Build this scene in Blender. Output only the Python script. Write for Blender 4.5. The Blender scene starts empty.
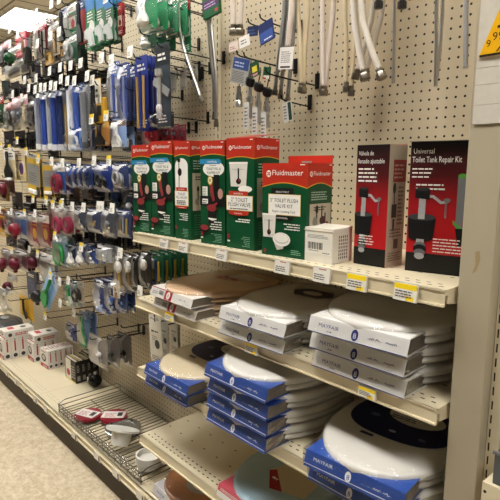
import bpy, math, random
from mathutils import Matrix, Vector
random.seed(7)
S = bpy.context.scene
COL = S.collection
# ------------------------------------------------------------------ camera frame (metres; pegboard face is y = 0, camera looks along the gondola)
F = 505.43
CAM = Vector((0.8941, -1.3492, -0.2684))
RX = Vector((0.67319, 0.73946, 0.00382)); RY = Vector((0.11973, -0.10390, -0.98735)); RZ = Vector((-0.72971, 0.66513, -0.15848))
def at(px, py, y=None, z=None, x=None):
    d = RX*((px-250)/F) + RY*((py-250)/F) + RZ
    k, v = (1, y) if y is not None else ((2, z) if z is not None else (0, x))
    return CAM + d*((v-CAM[k])/d[k])
cam = bpy.data.cameras.new('camera'); co = bpy.data.objects.new('camera', cam); COL.objects.link(co)
cam.sensor_width = 36; cam.lens = 36*F/500; cam.clip_start = .02
m3 = Matrix((RX, -RY, -RZ)).transposed().to_4x4(); m3.translation = CAM
co.matrix_world = m3
S.camera = co
# ------------------------------------------------------------------ materials
def lin(h):
    c = [int(h[i:i+2], 16)/255 for i in (0, 2, 4)]
    return tuple(x/12.92 if x <= .04045 else ((x+.055)/1.055)**2.4 for x in c) + (1,)
MAT = {}
def mat(name, hexc=None, rough=.5, metal=0, var=.06, scale=30, bump=0, coat=0, spec=.5):
    if name in MAT: return MAT[name]
    m = bpy.data.materials.new(name); m.use_nodes = True
    nt = m.node_tree; b = nt.nodes['Principled BSDF']
    c = lin(hexc)
    tc = nt.nodes.new('ShaderNodeTexCoord'); no = nt.nodes.new('ShaderNodeTexNoise'); no.inputs['Scale'].default_value = scale
    no.inputs['Detail'].default_value = 3
    nt.links.new(tc.outputs['Object'], no.inputs['Vector'])
    mx = nt.nodes.new('ShaderNodeMix'); mx.data_type = 'RGBA'
    mx.inputs[6].default_value = tuple(x*(1-var) for x in c[:3])+(1,); mx.inputs[7].default_value = tuple(min(1, x*(1+var)) for x in c[:3])+(1,)
    nt.links.new(no.outputs['Fac'], mx.inputs[0]); nt.links.new(mx.outputs[2], b.inputs['Base Color'])
    b.inputs['Roughness'].default_value = rough; b.inputs['Metallic'].default_value = metal
    b.inputs['Coat Weight'].default_value = coat; b.inputs['Coat Roughness'].default_value = .15
    b.inputs['Specular IOR Level'].default_value = spec
    if bump:
        bp = nt.nodes.new('ShaderNodeBump'); bp.inputs['Strength'].default_value = bump; bp.inputs['Distance'].default_value = .004
        nt.links.new(no.outputs['Fac'], bp.inputs['Height']); nt.links.new(bp.outputs['Normal'], b.inputs['Normal'])
    MAT[name] = m; return m
def C(h, rough=.45, **k):                     # printed card / plain plastic by colour
    k.setdefault('spec', .3); return mat('c_%s_%d' % (h, int(rough*100)), h, rough, **k)
def film(name, fac=.10, tint='ffffff', rough=.32, bump=.7, scale=60):
    if name in MAT: return MAT[name]
    m = bpy.data.materials.new(name); m.use_nodes = True; nt = m.node_tree
    for n in list(nt.nodes): nt.nodes.remove(n)
    o = nt.nodes.new('ShaderNodeOutputMaterial'); mx = nt.nodes.new('ShaderNodeMixShader')
    tr = nt.nodes.new('ShaderNodeBsdfTransparent'); tr.inputs[0].default_value = lin(tint)
    gl = nt.nodes.new('ShaderNodeBsdfGlossy'); gl.inputs['Roughness'].default_value = rough
    fr = nt.nodes.new('ShaderNodeFresnel'); fr.inputs['IOR'].default_value = 1.22
    ad = nt.nodes.new('ShaderNodeMath'); ad.operation = 'MULTIPLY_ADD'; ad.inputs[1].default_value = .4; ad.inputs[2].default_value = fac*.4; ad.use_clamp = True
    tc = nt.nodes.new('ShaderNodeTexCoord'); no = nt.nodes.new('ShaderNodeTexNoise'); no.inputs['Scale'].default_value = scale; no.inputs['Detail'].default_value = 4
    bp = nt.nodes.new('ShaderNodeBump'); bp.inputs['Strength'].default_value = bump; bp.inputs['Distance'].default_value = .01
    L = nt.links.new
    L(tc.outputs['Object'], no.inputs['Vector']); L(no.outputs['Fac'], bp.inputs['Height'])
    L(bp.outputs['Normal'], gl.inputs['Normal'])
    L(fr.outputs[0], ad.inputs[0]); L(ad.outputs[0], mx.inputs[0]); L(tr.outputs[0], mx.inputs[1]); L(gl.outputs[0], mx.inputs[2]); L(mx.outputs[0], o.inputs[0])
    MAT[name] = m; return m
FILM = film('clear_film'); WRAP = film('shrink_wrap', .10, 'ffffff', .22, 1.0, 45)
def pegboard_mat():
    m = mat('pegboard_paint', 'd0c2a4', .55, var=.05, scale=3)
    nt = m.node_tree; b = nt.nodes['Principled BSDF']; L = nt.links.new
    tc = nt.nodes.new('ShaderNodeTexCoord'); sp = nt.nodes.new('ShaderNodeSeparateXYZ'); L(tc.outputs['Object'], sp.inputs[0])
    def mth(op, a, bb=None):
        n = nt.nodes.new('ShaderNodeMath'); n.operation = op
        for i, v in enumerate((a, bb)):
            if v is None: continue
            if isinstance(v, (int, float)): n.inputs[i].default_value = v
            else: L(v, n.inputs[i])
        return n.outputs[0]
    def cell(s):                                  # distance to the nearest hole centre, in metres
        t = mth('DIVIDE', s, .0254); return mth('MULTIPLY', mth('SUBTRACT', t, mth('ROUND', t)), .0254)
    a, c = cell(sp.outputs[0]), cell(sp.outputs[2])
    d = mth('SQRT', mth('ADD', mth('MULTIPLY', a, a), mth('MULTIPLY', c, c)))
    hole = mth('LESS_THAN', d, .0034)
    mx = nt.nodes.new('ShaderNodeMix'); mx.data_type = 'RGBA'
    old = b.inputs['Base Color'].links[0].from_socket
    L(hole, mx.inputs[0]); L(old, mx.inputs[6]); mx.inputs[7].default_value = lin('14110e'); L(mx.outputs[2], b.inputs['Base Color'])
    return m
PEG = pegboard_mat()
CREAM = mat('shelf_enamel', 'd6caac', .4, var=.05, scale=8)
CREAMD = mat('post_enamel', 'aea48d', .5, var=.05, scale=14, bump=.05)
CHROME = mat('chrome', 'c8c7c5', .30, 1, var=.03); NICKEL = mat('nickel_nut', '8f877a', .3, 1, var=.15)
STEEL = mat('braided_steel', '9a9a98', .38, 1, var=.3, scale=400, bump=.4)
WIRE = mat('black_wire', '1d1c1c', .35, .5)
ZINC = mat('zinc_wire', '8d8a84', .3, .9)
BLACK = C('161616', .4); WHITE = C('e9e7e1', .4); GREYP = C('8b8b8a', .4)
BRAID_W = mat('white_braided_hose', 'd9d2c6', .55, var=.12, scale=300, bump=.3)
HOSE_C = mat('cream_vinyl_hose', 'd3c4a2', .4)
HOSE_P = mat('pale_vinyl_hose', 'd9cdc2', .4)
def floor_mat():
    m = mat('vinyl_tile', 'd8ccb6', .35, var=.10, scale=55)
    nt = m.node_tree; b = nt.nodes['Principled BSDF']
    n2 = nt.nodes.new('ShaderNodeTexNoise'); n2.inputs['Scale'].default_value = 38; n2.inputs['Detail'].default_value = 6; n2.inputs['Roughness'].default_value = .8
    tc = nt.nodes.new('ShaderNodeTexCoord'); nt.links.new(tc.outputs['Object'], n2.inputs['Vector'])
    r = nt.nodes.new('ShaderNodeValToRGB'); r.color_ramp.elements[0].position = .38; r.color_ramp.elements[1].position = .62
    r.color_ramp.elements[0].color = lin('b8a684'); r.color_ramp.elements[1].color = lin('dccfb6')
    nt.links.new(n2.outputs['Fac'], r.inputs[0])
    br = nt.nodes.new('ShaderNodeTexBrick'); br.offset = 0; br.inputs['Scale'].default_value = 1; br.inputs['Brick Width'].default_value = .305; br.inputs['Row Height'].default_value = .305
    br.inputs['Mortar Size'].default_value = .0012; br.inputs['Mortar'].default_value = lin('b7a88c')
    nt.links.new(tc.outputs['Object'], br.inputs['Vector']); nt.links.new(r.outputs[0], br.inputs['Color1']); nt.links.new(r.outputs[0], br.inputs['Color2'])
    nt.links.new(br.outputs['Color'], b.inputs['Base Color'])
    return m
def ceil_mat():
    m = mat('ceiling_tile', 'd6d0c4', .9, var=.05, scale=90)
    nt = m.node_tree; b = nt.nodes['Principled BSDF']; old = b.inputs['Base Color'].links[0].from_socket
    tc = nt.nodes.new('ShaderNodeTexCoord')
    br = nt.nodes.new('ShaderNodeTexBrick'); br.offset = 0; br.inputs['Scale'].default_value = 1; br.inputs['Brick Width'].default_value = .61; br.inputs['Row Height'].default_value = .61
    br.inputs['Mortar Size'].default_value = .018; br.inputs['Mortar'].default_value = lin('77716a')
    nt.links.new(tc.outputs['Object'], br.inputs['Vector']); nt.links.new(old, br.inputs['Color1']); nt.links.new(old, br.inputs['Color2'])
    nt.links.new(br.outputs['Color'], b.inputs['Base Color']); return m
def emis(name, hexc, st):
    m = bpy.data.materials.new(name); m.use_nodes = True; b = m.node_tree.nodes['Principled BSDF']
    b.inputs['Base Color'].default_value = lin(hexc); b.inputs['Emission Color'].default_value = lin(hexc); b.inputs['Emission Strength'].default_value = st
    return m
# ------------------------------------------------------------------ mesh builder
TXT = {}
def text_mesh(s):
    if s not in TXT:
        cu = bpy.data.curves.new('t', 'FONT'); cu.body = s; cu.resolution_u = 2; cu.align_x = 'CENTER'; cu.size = 1
        ob = bpy.data.objects.new('t', cu); COL.objects.link(ob)
        dg = bpy.context.evaluated_depsgraph_get(); me = ob.evaluated_get(dg).to_mesh()
        vs = [v.co.copy() for v in me.vertices]; fs = [tuple(p.vertices) for p in me.polygons]
        ob.evaluated_get(dg).to_mesh_clear(); bpy.data.objects.remove(ob); bpy.data.curves.remove(cu)
        w = max(v.x for v in vs)-min(v.x for v in vs)
        TXT[s] = (vs, fs, w)
    return TXT[s]
class MB:
    def __init__(s): s.v = []; s.f = []; s.m = []; s.s = []; s.mats = []; s.X = Matrix()
    def mi(s, m):
        if m not in s.mats: s.mats.append(m)
        return s.mats.index(m)
    def add(s, vs, fs, m, smooth=False):
        o = len(s.v); s.v += [s.X @ Vector(v) for v in vs]; i = s.mi(m)
        for f in fs: s.f.append(tuple(k+o for k in f)); s.m.append(i); s.s.append(smooth)
        return s
    def poly(s, pts, m): return s.add(pts, [tuple(range(len(pts)))], m)
    def box(s, lo, hi, m, bev=0):
        x0, y0, z0 = lo; x1, y1, z1 = hi
        if bev:
            b = min(bev, .49*abs(x1-x0), .49*abs(y1-y0), .49*abs(z1-z0)); pts = []
            for z, i in ((z0, b), (z0+b, 0), (z1-b, 0), (z1, b)):
                r = []
                for X, Y, dx, dy in ((x0, y0, 1, 1), (x1, y0, -1, 1), (x1, y1, -1, -1), (x0, y1, 1, -1)):
                    a = (X+dx*(b+i*0), Y+dy*i, z); c = (X+dx*i, Y+dy*(b), z)
                    if i: a = c = (X+dx*i, Y+dy*i, z); r += [a, a]
                    else: r += ([c, a] if dx*dy > 0 else [a, c])
                pts.append(r)
            return s.loft(pts, m, smooth=False)
        v = [(x0, y0, z0), (x1, y0, z0), (x1, y1, z0), (x0, y1, z0), (x0, y0, z1), (x1, y0, z1), (x1, y1, z1), (x0, y1, z1)]
        return s.add(v, [(0, 3, 2, 1), (4, 5, 6, 7), (0, 1, 5, 4), (1, 2, 6, 5), (2, 3, 7, 6), (3, 0, 4, 7)], m)
    def loft(s, rings, m, smooth=True, caps=True, closed=True):
        n = len(rings[0]); vs = [p for r in rings for p in r]; fs = []
        for k in range(len(rings)-1):
            for j in range(n if closed else n-1):
                fs.append((k*n+j, k*n+(j+1) % n, (k+1)*n+(j+1) % n, (k+1)*n+j))
        if caps: fs.append(tuple(range(n))[::-1]); fs.append(tuple(range((len(rings)-1)*n, len(rings)*n)))
        return s.add(vs, fs, m, smooth)
    def tube(s, path, r, m, n=8):
        P = [Vector(p) for p in path]; R = r if isinstance(r, (list, tuple)) else [r]*len(P); rings = []
        up = None
        for i, p in enumerate(P):
            t = (P[min(i+1, len(P)-1)]-P[max(i-1, 0)]).normalized()
            if up is None: up = t.orthogonal().normalized()
            up = (up-t*up.dot(t)); up = up.normalized() if up.length > 1e-6 else t.orthogonal().normalized()
            sd = t.cross(up)
            rings.append([p+(up*math.cos(a)+sd*math.sin(a))*R[i] for a in (2*math.pi*k/n for k in range(n))])
        return s.loft(rings, m)
    def lathe(s, prof, m, n=20, M=None):
        M = M or Matrix()
        return s.loft([[M @ Vector((r*math.cos(2*math.pi*k/n), r*math.sin(2*math.pi*k/n), z)) for k in range(n)] for r, z in prof], m)
    def ell(s, c, r, m, n=12):
        pr = [(max(1e-4, math.sin(math.pi*k/8)), -math.cos(math.pi*k/8)) for k in range(9)]
        return s.lathe(pr, m, n, Matrix.Translation(c) @ Matrix.Diagonal((*r, 1)))
    def ring(s, c, R, r, m, axis='z', n=24, k=8):
        A = {'z': Matrix(), 'y': Matrix.Rotation(math.pi/2, 4, 'X'), 'x': Matrix.Rotation(math.pi/2, 4, 'Y')}[axis]
        T = Matrix.Translation(c) @ A; vs = []; fs = []
        for i in range(n):
            a = 2*math.pi*i/n
            for j in range(k):
                b = 2*math.pi*j/k; q = R+r*math.cos(b); vs.append(T @ Vector((q*math.cos(a), q*math.sin(a), r*math.sin(b))))
                fs.append((i*k+j, ((i+1) % n)*k+j, ((i+1) % n)*k+(j+1) % k, i*k+(j+1) % k))
        return s.add(vs, fs, m, True)
    def prism(s, pts, a, b, m, axis='y'):     # 2-d outline extruded along an axis
        mk = {'y': lambda p, t: (p[0], t, p[1]), 'z': lambda p, t: (p[0], p[1], t), 'x': lambda p, t: (t, p[0], p[1])}[axis]
        return s.loft([[mk(p, a) for p in pts], [mk(p, b) for p in pts]], m, smooth=False)
    def text(s, t, size, O, U, V, m, width=None):
        vs, fs, w = text_mesh(t); O, U, V = Vector(O), Vector(U), Vector(V)
        kx = size if width is None else width/w
        return s.add([O+U*(p.x*kx)+V*(p.y*size) for p in vs], fs, m)
    def build(s, name, parent=None, loc=None):
        me = bpy.data.meshes.new(name); me.from_pydata([tuple(v) for v in s.v], [], s.f)
        for m in s.mats: me.materials.append(m)
        me.polygons.foreach_set('material_index', s.m); me.polygons.foreach_set('use_smooth', s.s); me.update()
        if any(s.s): me.set_sharp_from_angle(angle=.75)
        o = bpy.data.objects.new(name, me); COL.objects.link(o)
        if parent: o.parent = parent
        if loc is not None: o.location = loc
        return o
class Face:                                    # draw print on a flat face: (u right, v up), layers a hair apart
    def __init__(s, mb, O, U, V): s.mb = mb; s.O, s.U, s.V = Vector(O), Vector(U).normalized(), Vector(V).normalized(); s.N = s.U.cross(s.V); s.l = 1
    def P(s, u, v): return s.O+s.U*u+s.V*v+s.N*(.00018*s.l)
    def poly(s, pts, m): s.mb.poly([s.P(*p) for p in pts], m); s.l += 1; return s
    def rect(s, u0, v0, u1, v1, m): return s.poly([(u0, v0), (u1, v0), (u1, v1), (u0, v1)], m)
    def disc(s, u, v, a, b, m, n=24): return s.poly([(u+a*math.cos(2*math.pi*k/n), v+b*math.sin(2*math.pi*k/n)) for k in range(n)], m)
    def text(s, t, u, v, size, m, width=None):
        s.mb.text(t, size, s.P(u, v), s.U, s.V, m, width); s.l += 1; return s
    def lines(s, u0, v0, u1, v1, n, m, fill=.45, rag=.25, right=False):   # rows of illegible small print
        h = (v1-v0)/n; rnd = random.Random(int((u0+v0+u1)*1e5))
        for i in range(n):
            k = (u1-u0)*rnd.uniform(0, rag); a, b = (u0+k, u1) if right else (u0, u1-k)
            x = a
            while x < b-.001:
                wd = min(rnd.uniform(.25, .6)*h*4, b-x); s.mb.poly([s.P(x, v0+i*h), s.P(x+wd*.85, v0+i*h), s.P(x+wd*.85, v0+i*h+h*fill), s.P(x, v0+i*h+h*fill)], m); x += wd
        s.l += 1; return s
# ------------------------------------------------------------------ scene objects
def thing(name, label, cat, loc=(0, 0, 0), rz=0, group=None, rot=None):
    o = bpy.data.objects.new(name, None); o.empty_display_size = .02; COL.objects.link(o)
    o.location = loc; o.rotation_euler = rot if rot else (0, 0, rz); tag(o, label, cat, group); return o
def tag(o, label, cat, group=None):
    o['label'] = label; o['category'] = cat
    if group: o['group'] = group
    return o
def struct(name, mb):
    o = mb.build(name); o['kind'] = 'structure'; return o
def dup(root, loc, label, rz=None, group=None, rot=None):
    r = root.copy(); COL.objects.link(r); r.location = loc; r['label'] = label
    if rz is not None: r.rotation_euler = (0, 0, rz)
    if rot: r.rotation_euler = rot
    if group: r['group'] = group
    for ch in KIDS(root):
        c = ch.copy(); COL.objects.link(c); c.parent = r
        for g in KIDS(ch):
            d = g.copy(); COL.objects.link(d); d.parent = c
    return r
def KIDS(o): return [c for c in COL.objects if c.parent == o] if o.name not in KC else KC[o.name]
KC = {}
def kids_cache(o):
    KC[o.name] = list(o.children)
    for c in o.children: KC[c.name] = list(c.children)
ORD = ['', 'second', 'third', 'fourth', 'fifth', 'sixth', 'seventh']
FLOOR, CEIL = -1.775, 2.0
# ------------------------------------------------------------------ room shell
struct('floor', MB().box((-16, -6, FLOOR-.1), (7, 8, FLOOR), floor_mat()))
struct('ceiling', MB().box((-16, -6, CEIL), (7, 8, CEIL+.1), ceil_mat()))
WALLM = mat('painted_wall', '8f8a80', .8)
struct('wall_left', MB().box((-16.1, -6, FLOOR), (-16, 8, CEIL), WALLM)); struct('wall_right', MB().box((7, -6, FLOOR), (7.1, 8, CEIL), WALLM))
struct('wall_back', MB().box((-16, 8, FLOOR), (7, 8.1, CEIL), WALLM)); struct('wall_front', MB().box((-16, -3.1, FLOOR), (7, -3.0, CEIL), mat('aisle_wall', '3d3932', .8)))
LIGHT = emis('fluorescent_diffuser', 'fcf9f4', 35)
lf = None
for j, y in enumerate((-1.32, 1.6)):
    for i, x in enumerate((-7.55, -5.1, -2.65, -.2, 2.25)):
        rowname = ('aisle row', 'row behind the gondola')[j]
        lab = 'fluorescent ceiling troffer, %s from the far end of the %s' % (('first', 'second', 'third', 'fourth', 'fifth')[i], rowname)
        if lf is None:
            lf = thing('ceiling_light', lab, 'ceiling light', (x, y, CEIL-.001), 0, 'ceiling troffers')
            b = MB()
            for a in ((-.63, -.32, .63, -.3), (-.63, .3, .63, .32), (-.63, -.3, -.61, .3), (.61, -.3, .63, .3)): b.box((a[0], a[1], -.04), (a[2], a[3], 0), WHITE)
            b.build('frame', lf); MB().box((-.61, -.3, -.02), (.61, .3, -.012), LIGHT).build('diffuser', lf)
            b = MB()
            for k in (-.1, .1): b.box((-.61, k-.004, -.03), (.61, k+.004, -.0205), GREYP)
            b.build('louver', lf); kids_cache(lf)
        else: dup(lf, (x, y, CEIL-.001), lab)
# ------------------------------------------------------------------ gondola: pegboards, uprights, decks
XA0, XA1 = -.780, .439
BAYS = [('right', XA0, XA1, 'behind the toilet seats'), ('middle', XA0-1.219, XA0, 'behind the wire rack and blue brush packs'), ('left', XA0-2.438, XA0-1.219, 'behind the white boxes'), ('far', XA0-3.657, XA0-2.438, 'at the far left end of the aisle'), ('end', XA0-4.876, XA0-3.657, 'beyond the left picture edge')]
for nm, a, b, ds in BAYS:
    top = .56
    t = thing('pegboard_panel', 'cream perforated pegboard back panel ' + ds, 'pegboard', ((a+b)/2 if False else 0, 0, FLOOR), 0, 'pegboard back panels')
    mb = MB(); seams = [-1.60, -.286-.406*2, -.286-.406, -.286, top]
    z0 = FLOOR
    for z in seams:
        mb.box((a+.021, 0, z0+.003-0), (b-.021, .006, z-.003), PEG); z0 = z
    o = mb.build('panel', t, (0, 0, -FLOOR))
    mb = MB()
    mb.box((a+.021, .008, FLOOR), (b-.021, .02, top), CREAM)
    for z in seams[:-1]: mb.box((a+.021, -.0015, z-.005), (b-.021, .0075, z+.005), CREAM)
    mb.build('back_frame', t, (0, 0, -FLOOR))
SLOT = C('120f0c', .7)
up = None
for k, x in enumerate((XA0, XA0-1.219, XA0-2.438, XA0-3.657)):
    lab = ('cream slotted upright at the left ends of the toilet seat shelves', 'cream slotted upright behind the wire rack and the stacked white boxes', 'cream slotted upright behind the white carton stacks', 'cream slotted upright at the far left of the aisle')[k]
    if up is None:
        up = thing('slotted_upright', lab, 'upright', (x, 0, FLOOR), 0, 'slotted uprights')
        mb = MB(); mb.box((-.02, -.005, 0), (.02, .03, .57-FLOOR), CREAM); mb.build('post', up)
        mb = MB(); z = .1
        while z < .55-FLOOR: mb.poly([(-.0025, -.0054, z), (.0025, -.0054, z), (.0025, -.0054, z+.018), (-.0025, -.0054, z+.018)], SLOT); z += .03
        mb.build('slot_strip', up); kids_cache(up)
    else: dup(up, (x, 0, FLOOR), lab)
def deck(x0, x1, lab):
    t = thing('base_deck', lab, 'base shelf', ((x0+x1)/2, 0, FLOOR), 0, 'base decks'); w = (x1-x0)/2-.001; h = -1.58-FLOOR
    mb = MB(); mb.box((-w, -.392, h-.02), (w, -.004, h), CREAM)
    F_ = Face(mb, (-w, -.392, h), (1, 0, 0), (0, 1, 0))
    for r in (.045, .065):
        k = .03
        while k < 2*w-.02: F_.mb.poly([F_.P(k, r), F_.P(k+.006, r), F_.P(k+.006, r+.003), F_.P(k, r+.003)], SLOT); k += .0254
    mb.build('top_panel', t)
    mb = MB(); mb.box((-w, -.394, h-.045), (w, -.386, h), CREAM); mb.box((-w, -.402, h-.04), (w, -.394, h-.036), CREAM); mb.box((-w, -.400, h-.012), (w, -.394, h-.008), CREAM); mb.build('front_lip', t)
    MB().box((-w, -.36, 0), (w, -.34, h-.045), C('4a4032', .6)).build('kick_plate', t)
deck(XA0, XA1, 'cream base deck under the brown wooden toilet seat'); deck(XA0-1.219, XA0, 'cream base deck under the wire rack')
deck(XA0-2.438, XA0-1.219, 'cream base deck holding the red and white cartons'); deck(XA0-3.657, XA0-2.438, 'cream base deck at the far left picture edge')
# price tags on lips
def price_label(loc, w, h, yellow, lab, tilt=.12):
    t = thing('shelf_price_label', lab, 'price label', loc, 0, 'shelf price labels')
    mb = MB(); mb.X = Matrix.Rotation(-tilt, 4, 'X'); mb.box((-w/2, -.0012, -h/2), (w/2, 0, h/2), C('e4e0d6', .35))
    f = Face(mb, (-w/2, -.0012, -h/2), (1, 0, 0), (0, 0, 1))
    if yellow: f.rect(0, h*.68, w, h, C('f2d21c')); f.rect(w*.55, h*.05, w*.9, h*.3, C('f2d21c'))
    else: f.rect(w*.35, h*.9, w*.8, h*.98, C('a8655c'))
    f.lines(w*.08, h*.2, w*.85, h*.66, 3, C('4a4640')); mb.build('tag_card', t)
    mb = MB(); mb.X = Matrix.Rotation(-tilt, 4, 'X'); mb.box((-w/2-.002, 0.0003, -h/2), (w/2+.002, .0025, h/2+.003), mat('clear_grey_clip', 'cfcabd', .25)); mb.build('tag_holder', t)
SH = {}
def shelf(n, z, lab):
    t = thing('shelf', lab, 'shelf', ((XA0+XA1)/2, 0, z), 0, 'toilet repair shelves'); w = (XA1-XA0)/2-.002
    mb = MB(); mb.box((-w, -.409, -.012), (w, -.007, 0), CREAM)
    f = Face(mb, (-w, -.409, 0), (1, 0, 0), (0, 1, 0))
    for r, off in ((.02, 0), (.04, .0127), (.12, 0), (.2, .0127), (.28, 0)):
        k = .02+off
        while k < 2*w-.02: f.mb.poly([f.P(k, r), f.P(k+.010, r), f.P(k+.010, r+.0045), f.P(k, r+.0045)], SLOT); k += .0254 if r < .1 else .0762
    mb.build('top_panel', t)
    mb = MB(); mb.box((-w, -.413, -.032), (w, -.409, 0), CREAM); mb.box((-w, -.419, -.034), (w, -.409, -.030), CREAM); mb.box((-w, -.415, -.003), (w, -.409, 0), CREAM); mb.build('price_lip', t)
    for s in (-1, 1):
        mb = MB(); mb.prism([(-.40, -.012), (-.007, -.012), (-.007, -.09), (-.06, -.085), (-.40, -.03)], s*w-(.003 if s > 0 else 0), s*w+(0 if s > 0 else .003), CREAM, 'x'); mb.build('bracket', t)
    return t
T1, T2, T3, T4 = -.503, -.753, -1.03, -1.312
shelf(1, T1, 'top cream shelf holding the green and red repair kit boxes')
shelf(2, T2, 'second cream shelf holding tan and white toilet seats')
shelf(3, T3, 'third cream shelf holding the blue-wrapped toilet seats')
shelf(4, T4, 'lowest cream shelf, mostly bare with rows of slots')
for (px, py, w, h, yl, tz, lab) in [(222, 253, .05, .032, 0, T1, 'white price label on top shelf lip under the tall slim green boxes'), (164.5, 241.5, .05, .03, 0, T1, 'white price label under the two leftmost green boxes'), (183.5, 245.5, .05, .03, 0, T1, 'white price label under the third green box from left'),
     (282.5, 264.5, .05, .033, 0, T1, 'white price label below the large green toilet kit box'), (322, 272.5, .05, .034, 0, T1, 'white price label below the small white carton'),
     (357, 279, .052, .036, 1, T1, 'yellow-headed price label below the left red and black box'), (406, 288, .052, .036, 1, T1, 'yellow-headed price label nearest the post on the top lip'),
     (170, 316.5, .05, .03, 1, T2, 'small yellow price label under the tan toilet seats'), (252, 350, .05, .03, 1, T2, 'yellow-marked price label under the two white seat packs'), (367.5, 391, .045, .022, 1, T2, 'yellow-marked price label under the stack of three white seat packs')]:
    P = at(px, py, y=-.421); price_label((P.x, -.4235, tz-.017), w, h, yl, lab)
# column by the shelf ends
t = thing('support_post', 'tall cream steel post at the right ends of the shelves', 'post', (.445, -.376, FLOOR))
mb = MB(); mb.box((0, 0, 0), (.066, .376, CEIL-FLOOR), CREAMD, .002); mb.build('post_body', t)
mb = MB(); f = Face(mb, (0, 0, 0), (1, 0, 0), (0, 0, 1)); Z0 = -FLOOR
f.poly([(.026, Z0-.47), (.034, Z0-.462), (.040, Z0-.44), (.037, Z0-.422), (.029, Z0-.426), (.031, Z0-.45)], C('a48f6c', .8))
mb.build('scuff_mark', t)
zp1, zp0 = at(480, 124, y=-.379).z, .6
t = thing('paper_strip', 'grey paper backing strips taped up the post beneath the yellow sign', 'paper', (.451, -.379, zp0))
mb = MB(); PAPER = mat('paper_back', 'c9c3b6', .8, var=.12, scale=60)
z = zp1
for hgt in (.035, .036, .03, .2, .3):
    mb.box((.0005, 0, z-zp0), (.0585, .0015, z+hgt-.0008-zp0), PAPER); z += hgt
    if z > zp0: break
mb.build('paper', t)
zb, zt = at(484, 57, y=-.381).z, at(500, 6, y=-.381).z
t = thing('warning_sign', 'yellow triangular sale sign with black figures at top right', 'sign', (.482, -.3805, zb))
YEL = C('f0b414', .35); mb = MB(); hh = zt-zb
mb.prism([(-.027, 0), (.034, 0), (.034, .03), (.016, .085), (.008, .085)], -.0012, 0, YEL)
f = Face(mb, (0, -.0012, 0), (1, 0, 0), (0, 0, 1))
f.text('9', -.010, .016, .018, BLACK); f.text('99', .006, .026, .02, BLACK); f.lines(.004, .046, .028, .056, 1, BLACK)
f.rect(-.025, 0, .03, .004, BLACK); f.poly([(.004, .006), (.007, .006), (.02, .022), (.017, .022)], BLACK); mb.build('sign_plate', t)
# neighbouring gondola behind the post
t = thing('slotted_upright', 'slotted upright right of the cream post', 'upright', (.5205, -.345, FLOOR), 0, 'slotted uprights')
mb = MB(); mb.box((-.0085, 0, 0), (.016, .05, 2.35), CREAM); mb.build('post', t)
mb = MB(); z = .1
while z < 2.3: mb.poly([(-.0045, -.0004, z), (-.0015, -.0004, z), (-.0015, -.0004, z+.018), (-.0045, -.0004, z+.018)], SLOT); z += .03
mb.build('slot_strip', t)
t = thing('pegboard_panel', 'narrow visible strip of pegboard at the right picture edge', 'pegboard', (0, 0, 0), 0, 'pegboard back panels')
MB().box((.538, -.302, FLOOR), (1.7, -.294, .56), PEG).build('panel', t)
zs = at(486, 482, y=-.42).z
t = thing('shelf', 'cream shelf end at the lower right picture edge, under a grey box', 'shelf', (1.14, -.30, zs), 0, 'toilet repair shelves')
MB().box((-.598, -.12, -.012), (.56, -.003, 0), CREAM).build('top_panel', t); mb = MB(); mb.box((-.598, -.126, -.04), (.56, -.12, .002), CREAM); mb.lathe([(.003, 0), (.003, .0005)], SLOT, 10, Matrix.Translation((-.592, -.1262, -.016)) @ Matrix.Rotation(math.pi/2, 4, 'X')); mb.build('price_lip', t)
t = thing('storage_bin', 'dark grey bin on the shelf at the lower right edge', 'bin', (.556, -.415, zs+.0005))
mb = MB(); mb.box((0, 0, 0), (.3, .003, .06), C('55575a', .5)); mb.box((0, .003, 0), (.003, .10, .06), C('55575a', .5)); mb.box((.297, .003, 0), (.3, .10, .06), C('55575a', .5)); mb.box((.003, .097, 0), (.297, .10, .06), C('55575a', .5)); mb.box((.003, .003, 0), (.297, .097, .003), C('55575a', .5)); mb.build('tub', t)
MB().box((-.003, -.003, .0605), (.303, .001, .066), C('6a6c6e', .5)).build('rim', t)
# ------------------------------------------------------------------ boxes on the top shelf
RED = C('b8301f', .38); GREEN = C('084a2a', .38); GOLD = C('d9b23a'); BLUE = C('2a86b5', .38); CW = C('f0eee8', .4); PANEL = C('b9b09c', .45); BRICK = C('8c2f33'); DKRED = C('7a1418')
def logo(f, u, v, r, m, m2):
    f.disc(u, v, r, r*1.1, m)
    for k in range(4):
        a = k*math.pi/2+math.pi/4; f.poly([(u+r*.18*math.cos(a-1), v+r*.18*math.sin(a-1)), (u+r*.8*math.cos(a-.35), v+r*.8*math.sin(a-.35)), (u+r*.8*math.cos(a+.35), v+r*.8*math.sin(a+.35)), (u+r*.18*math.cos(a+1), v+r*.18*math.sin(a+1))], m2); f.l -= 1
    f.l += 1
def header(f, w, h, k, arch, brand=True):
    pts = [(0, h), (0, h*(1-k))]+[(w*t/12, h*(1-k)+arch*math.sin(math.pi*t/12)) for t in range(1, 12)]+[(w, h*(1-k)), (w, h)]
    f.poly([(p[0], p[1]-(.0022 if 0 < i < len(pts)-1 else 0)) for i, p in enumerate(pts)], GOLD); f.poly(pts, RED)
    if brand:
        logo(f, w*.15, h*(1-k*.5)+arch*.3, w*.055, CW, RED); f.text('Fluidmaster', w*.57, h*(1-k*.56)+arch*.3, w*.135, CW, w*.68)
        f.rect(w*.85, h-h*.02, w*.95, h-h*.012, CW)
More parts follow.
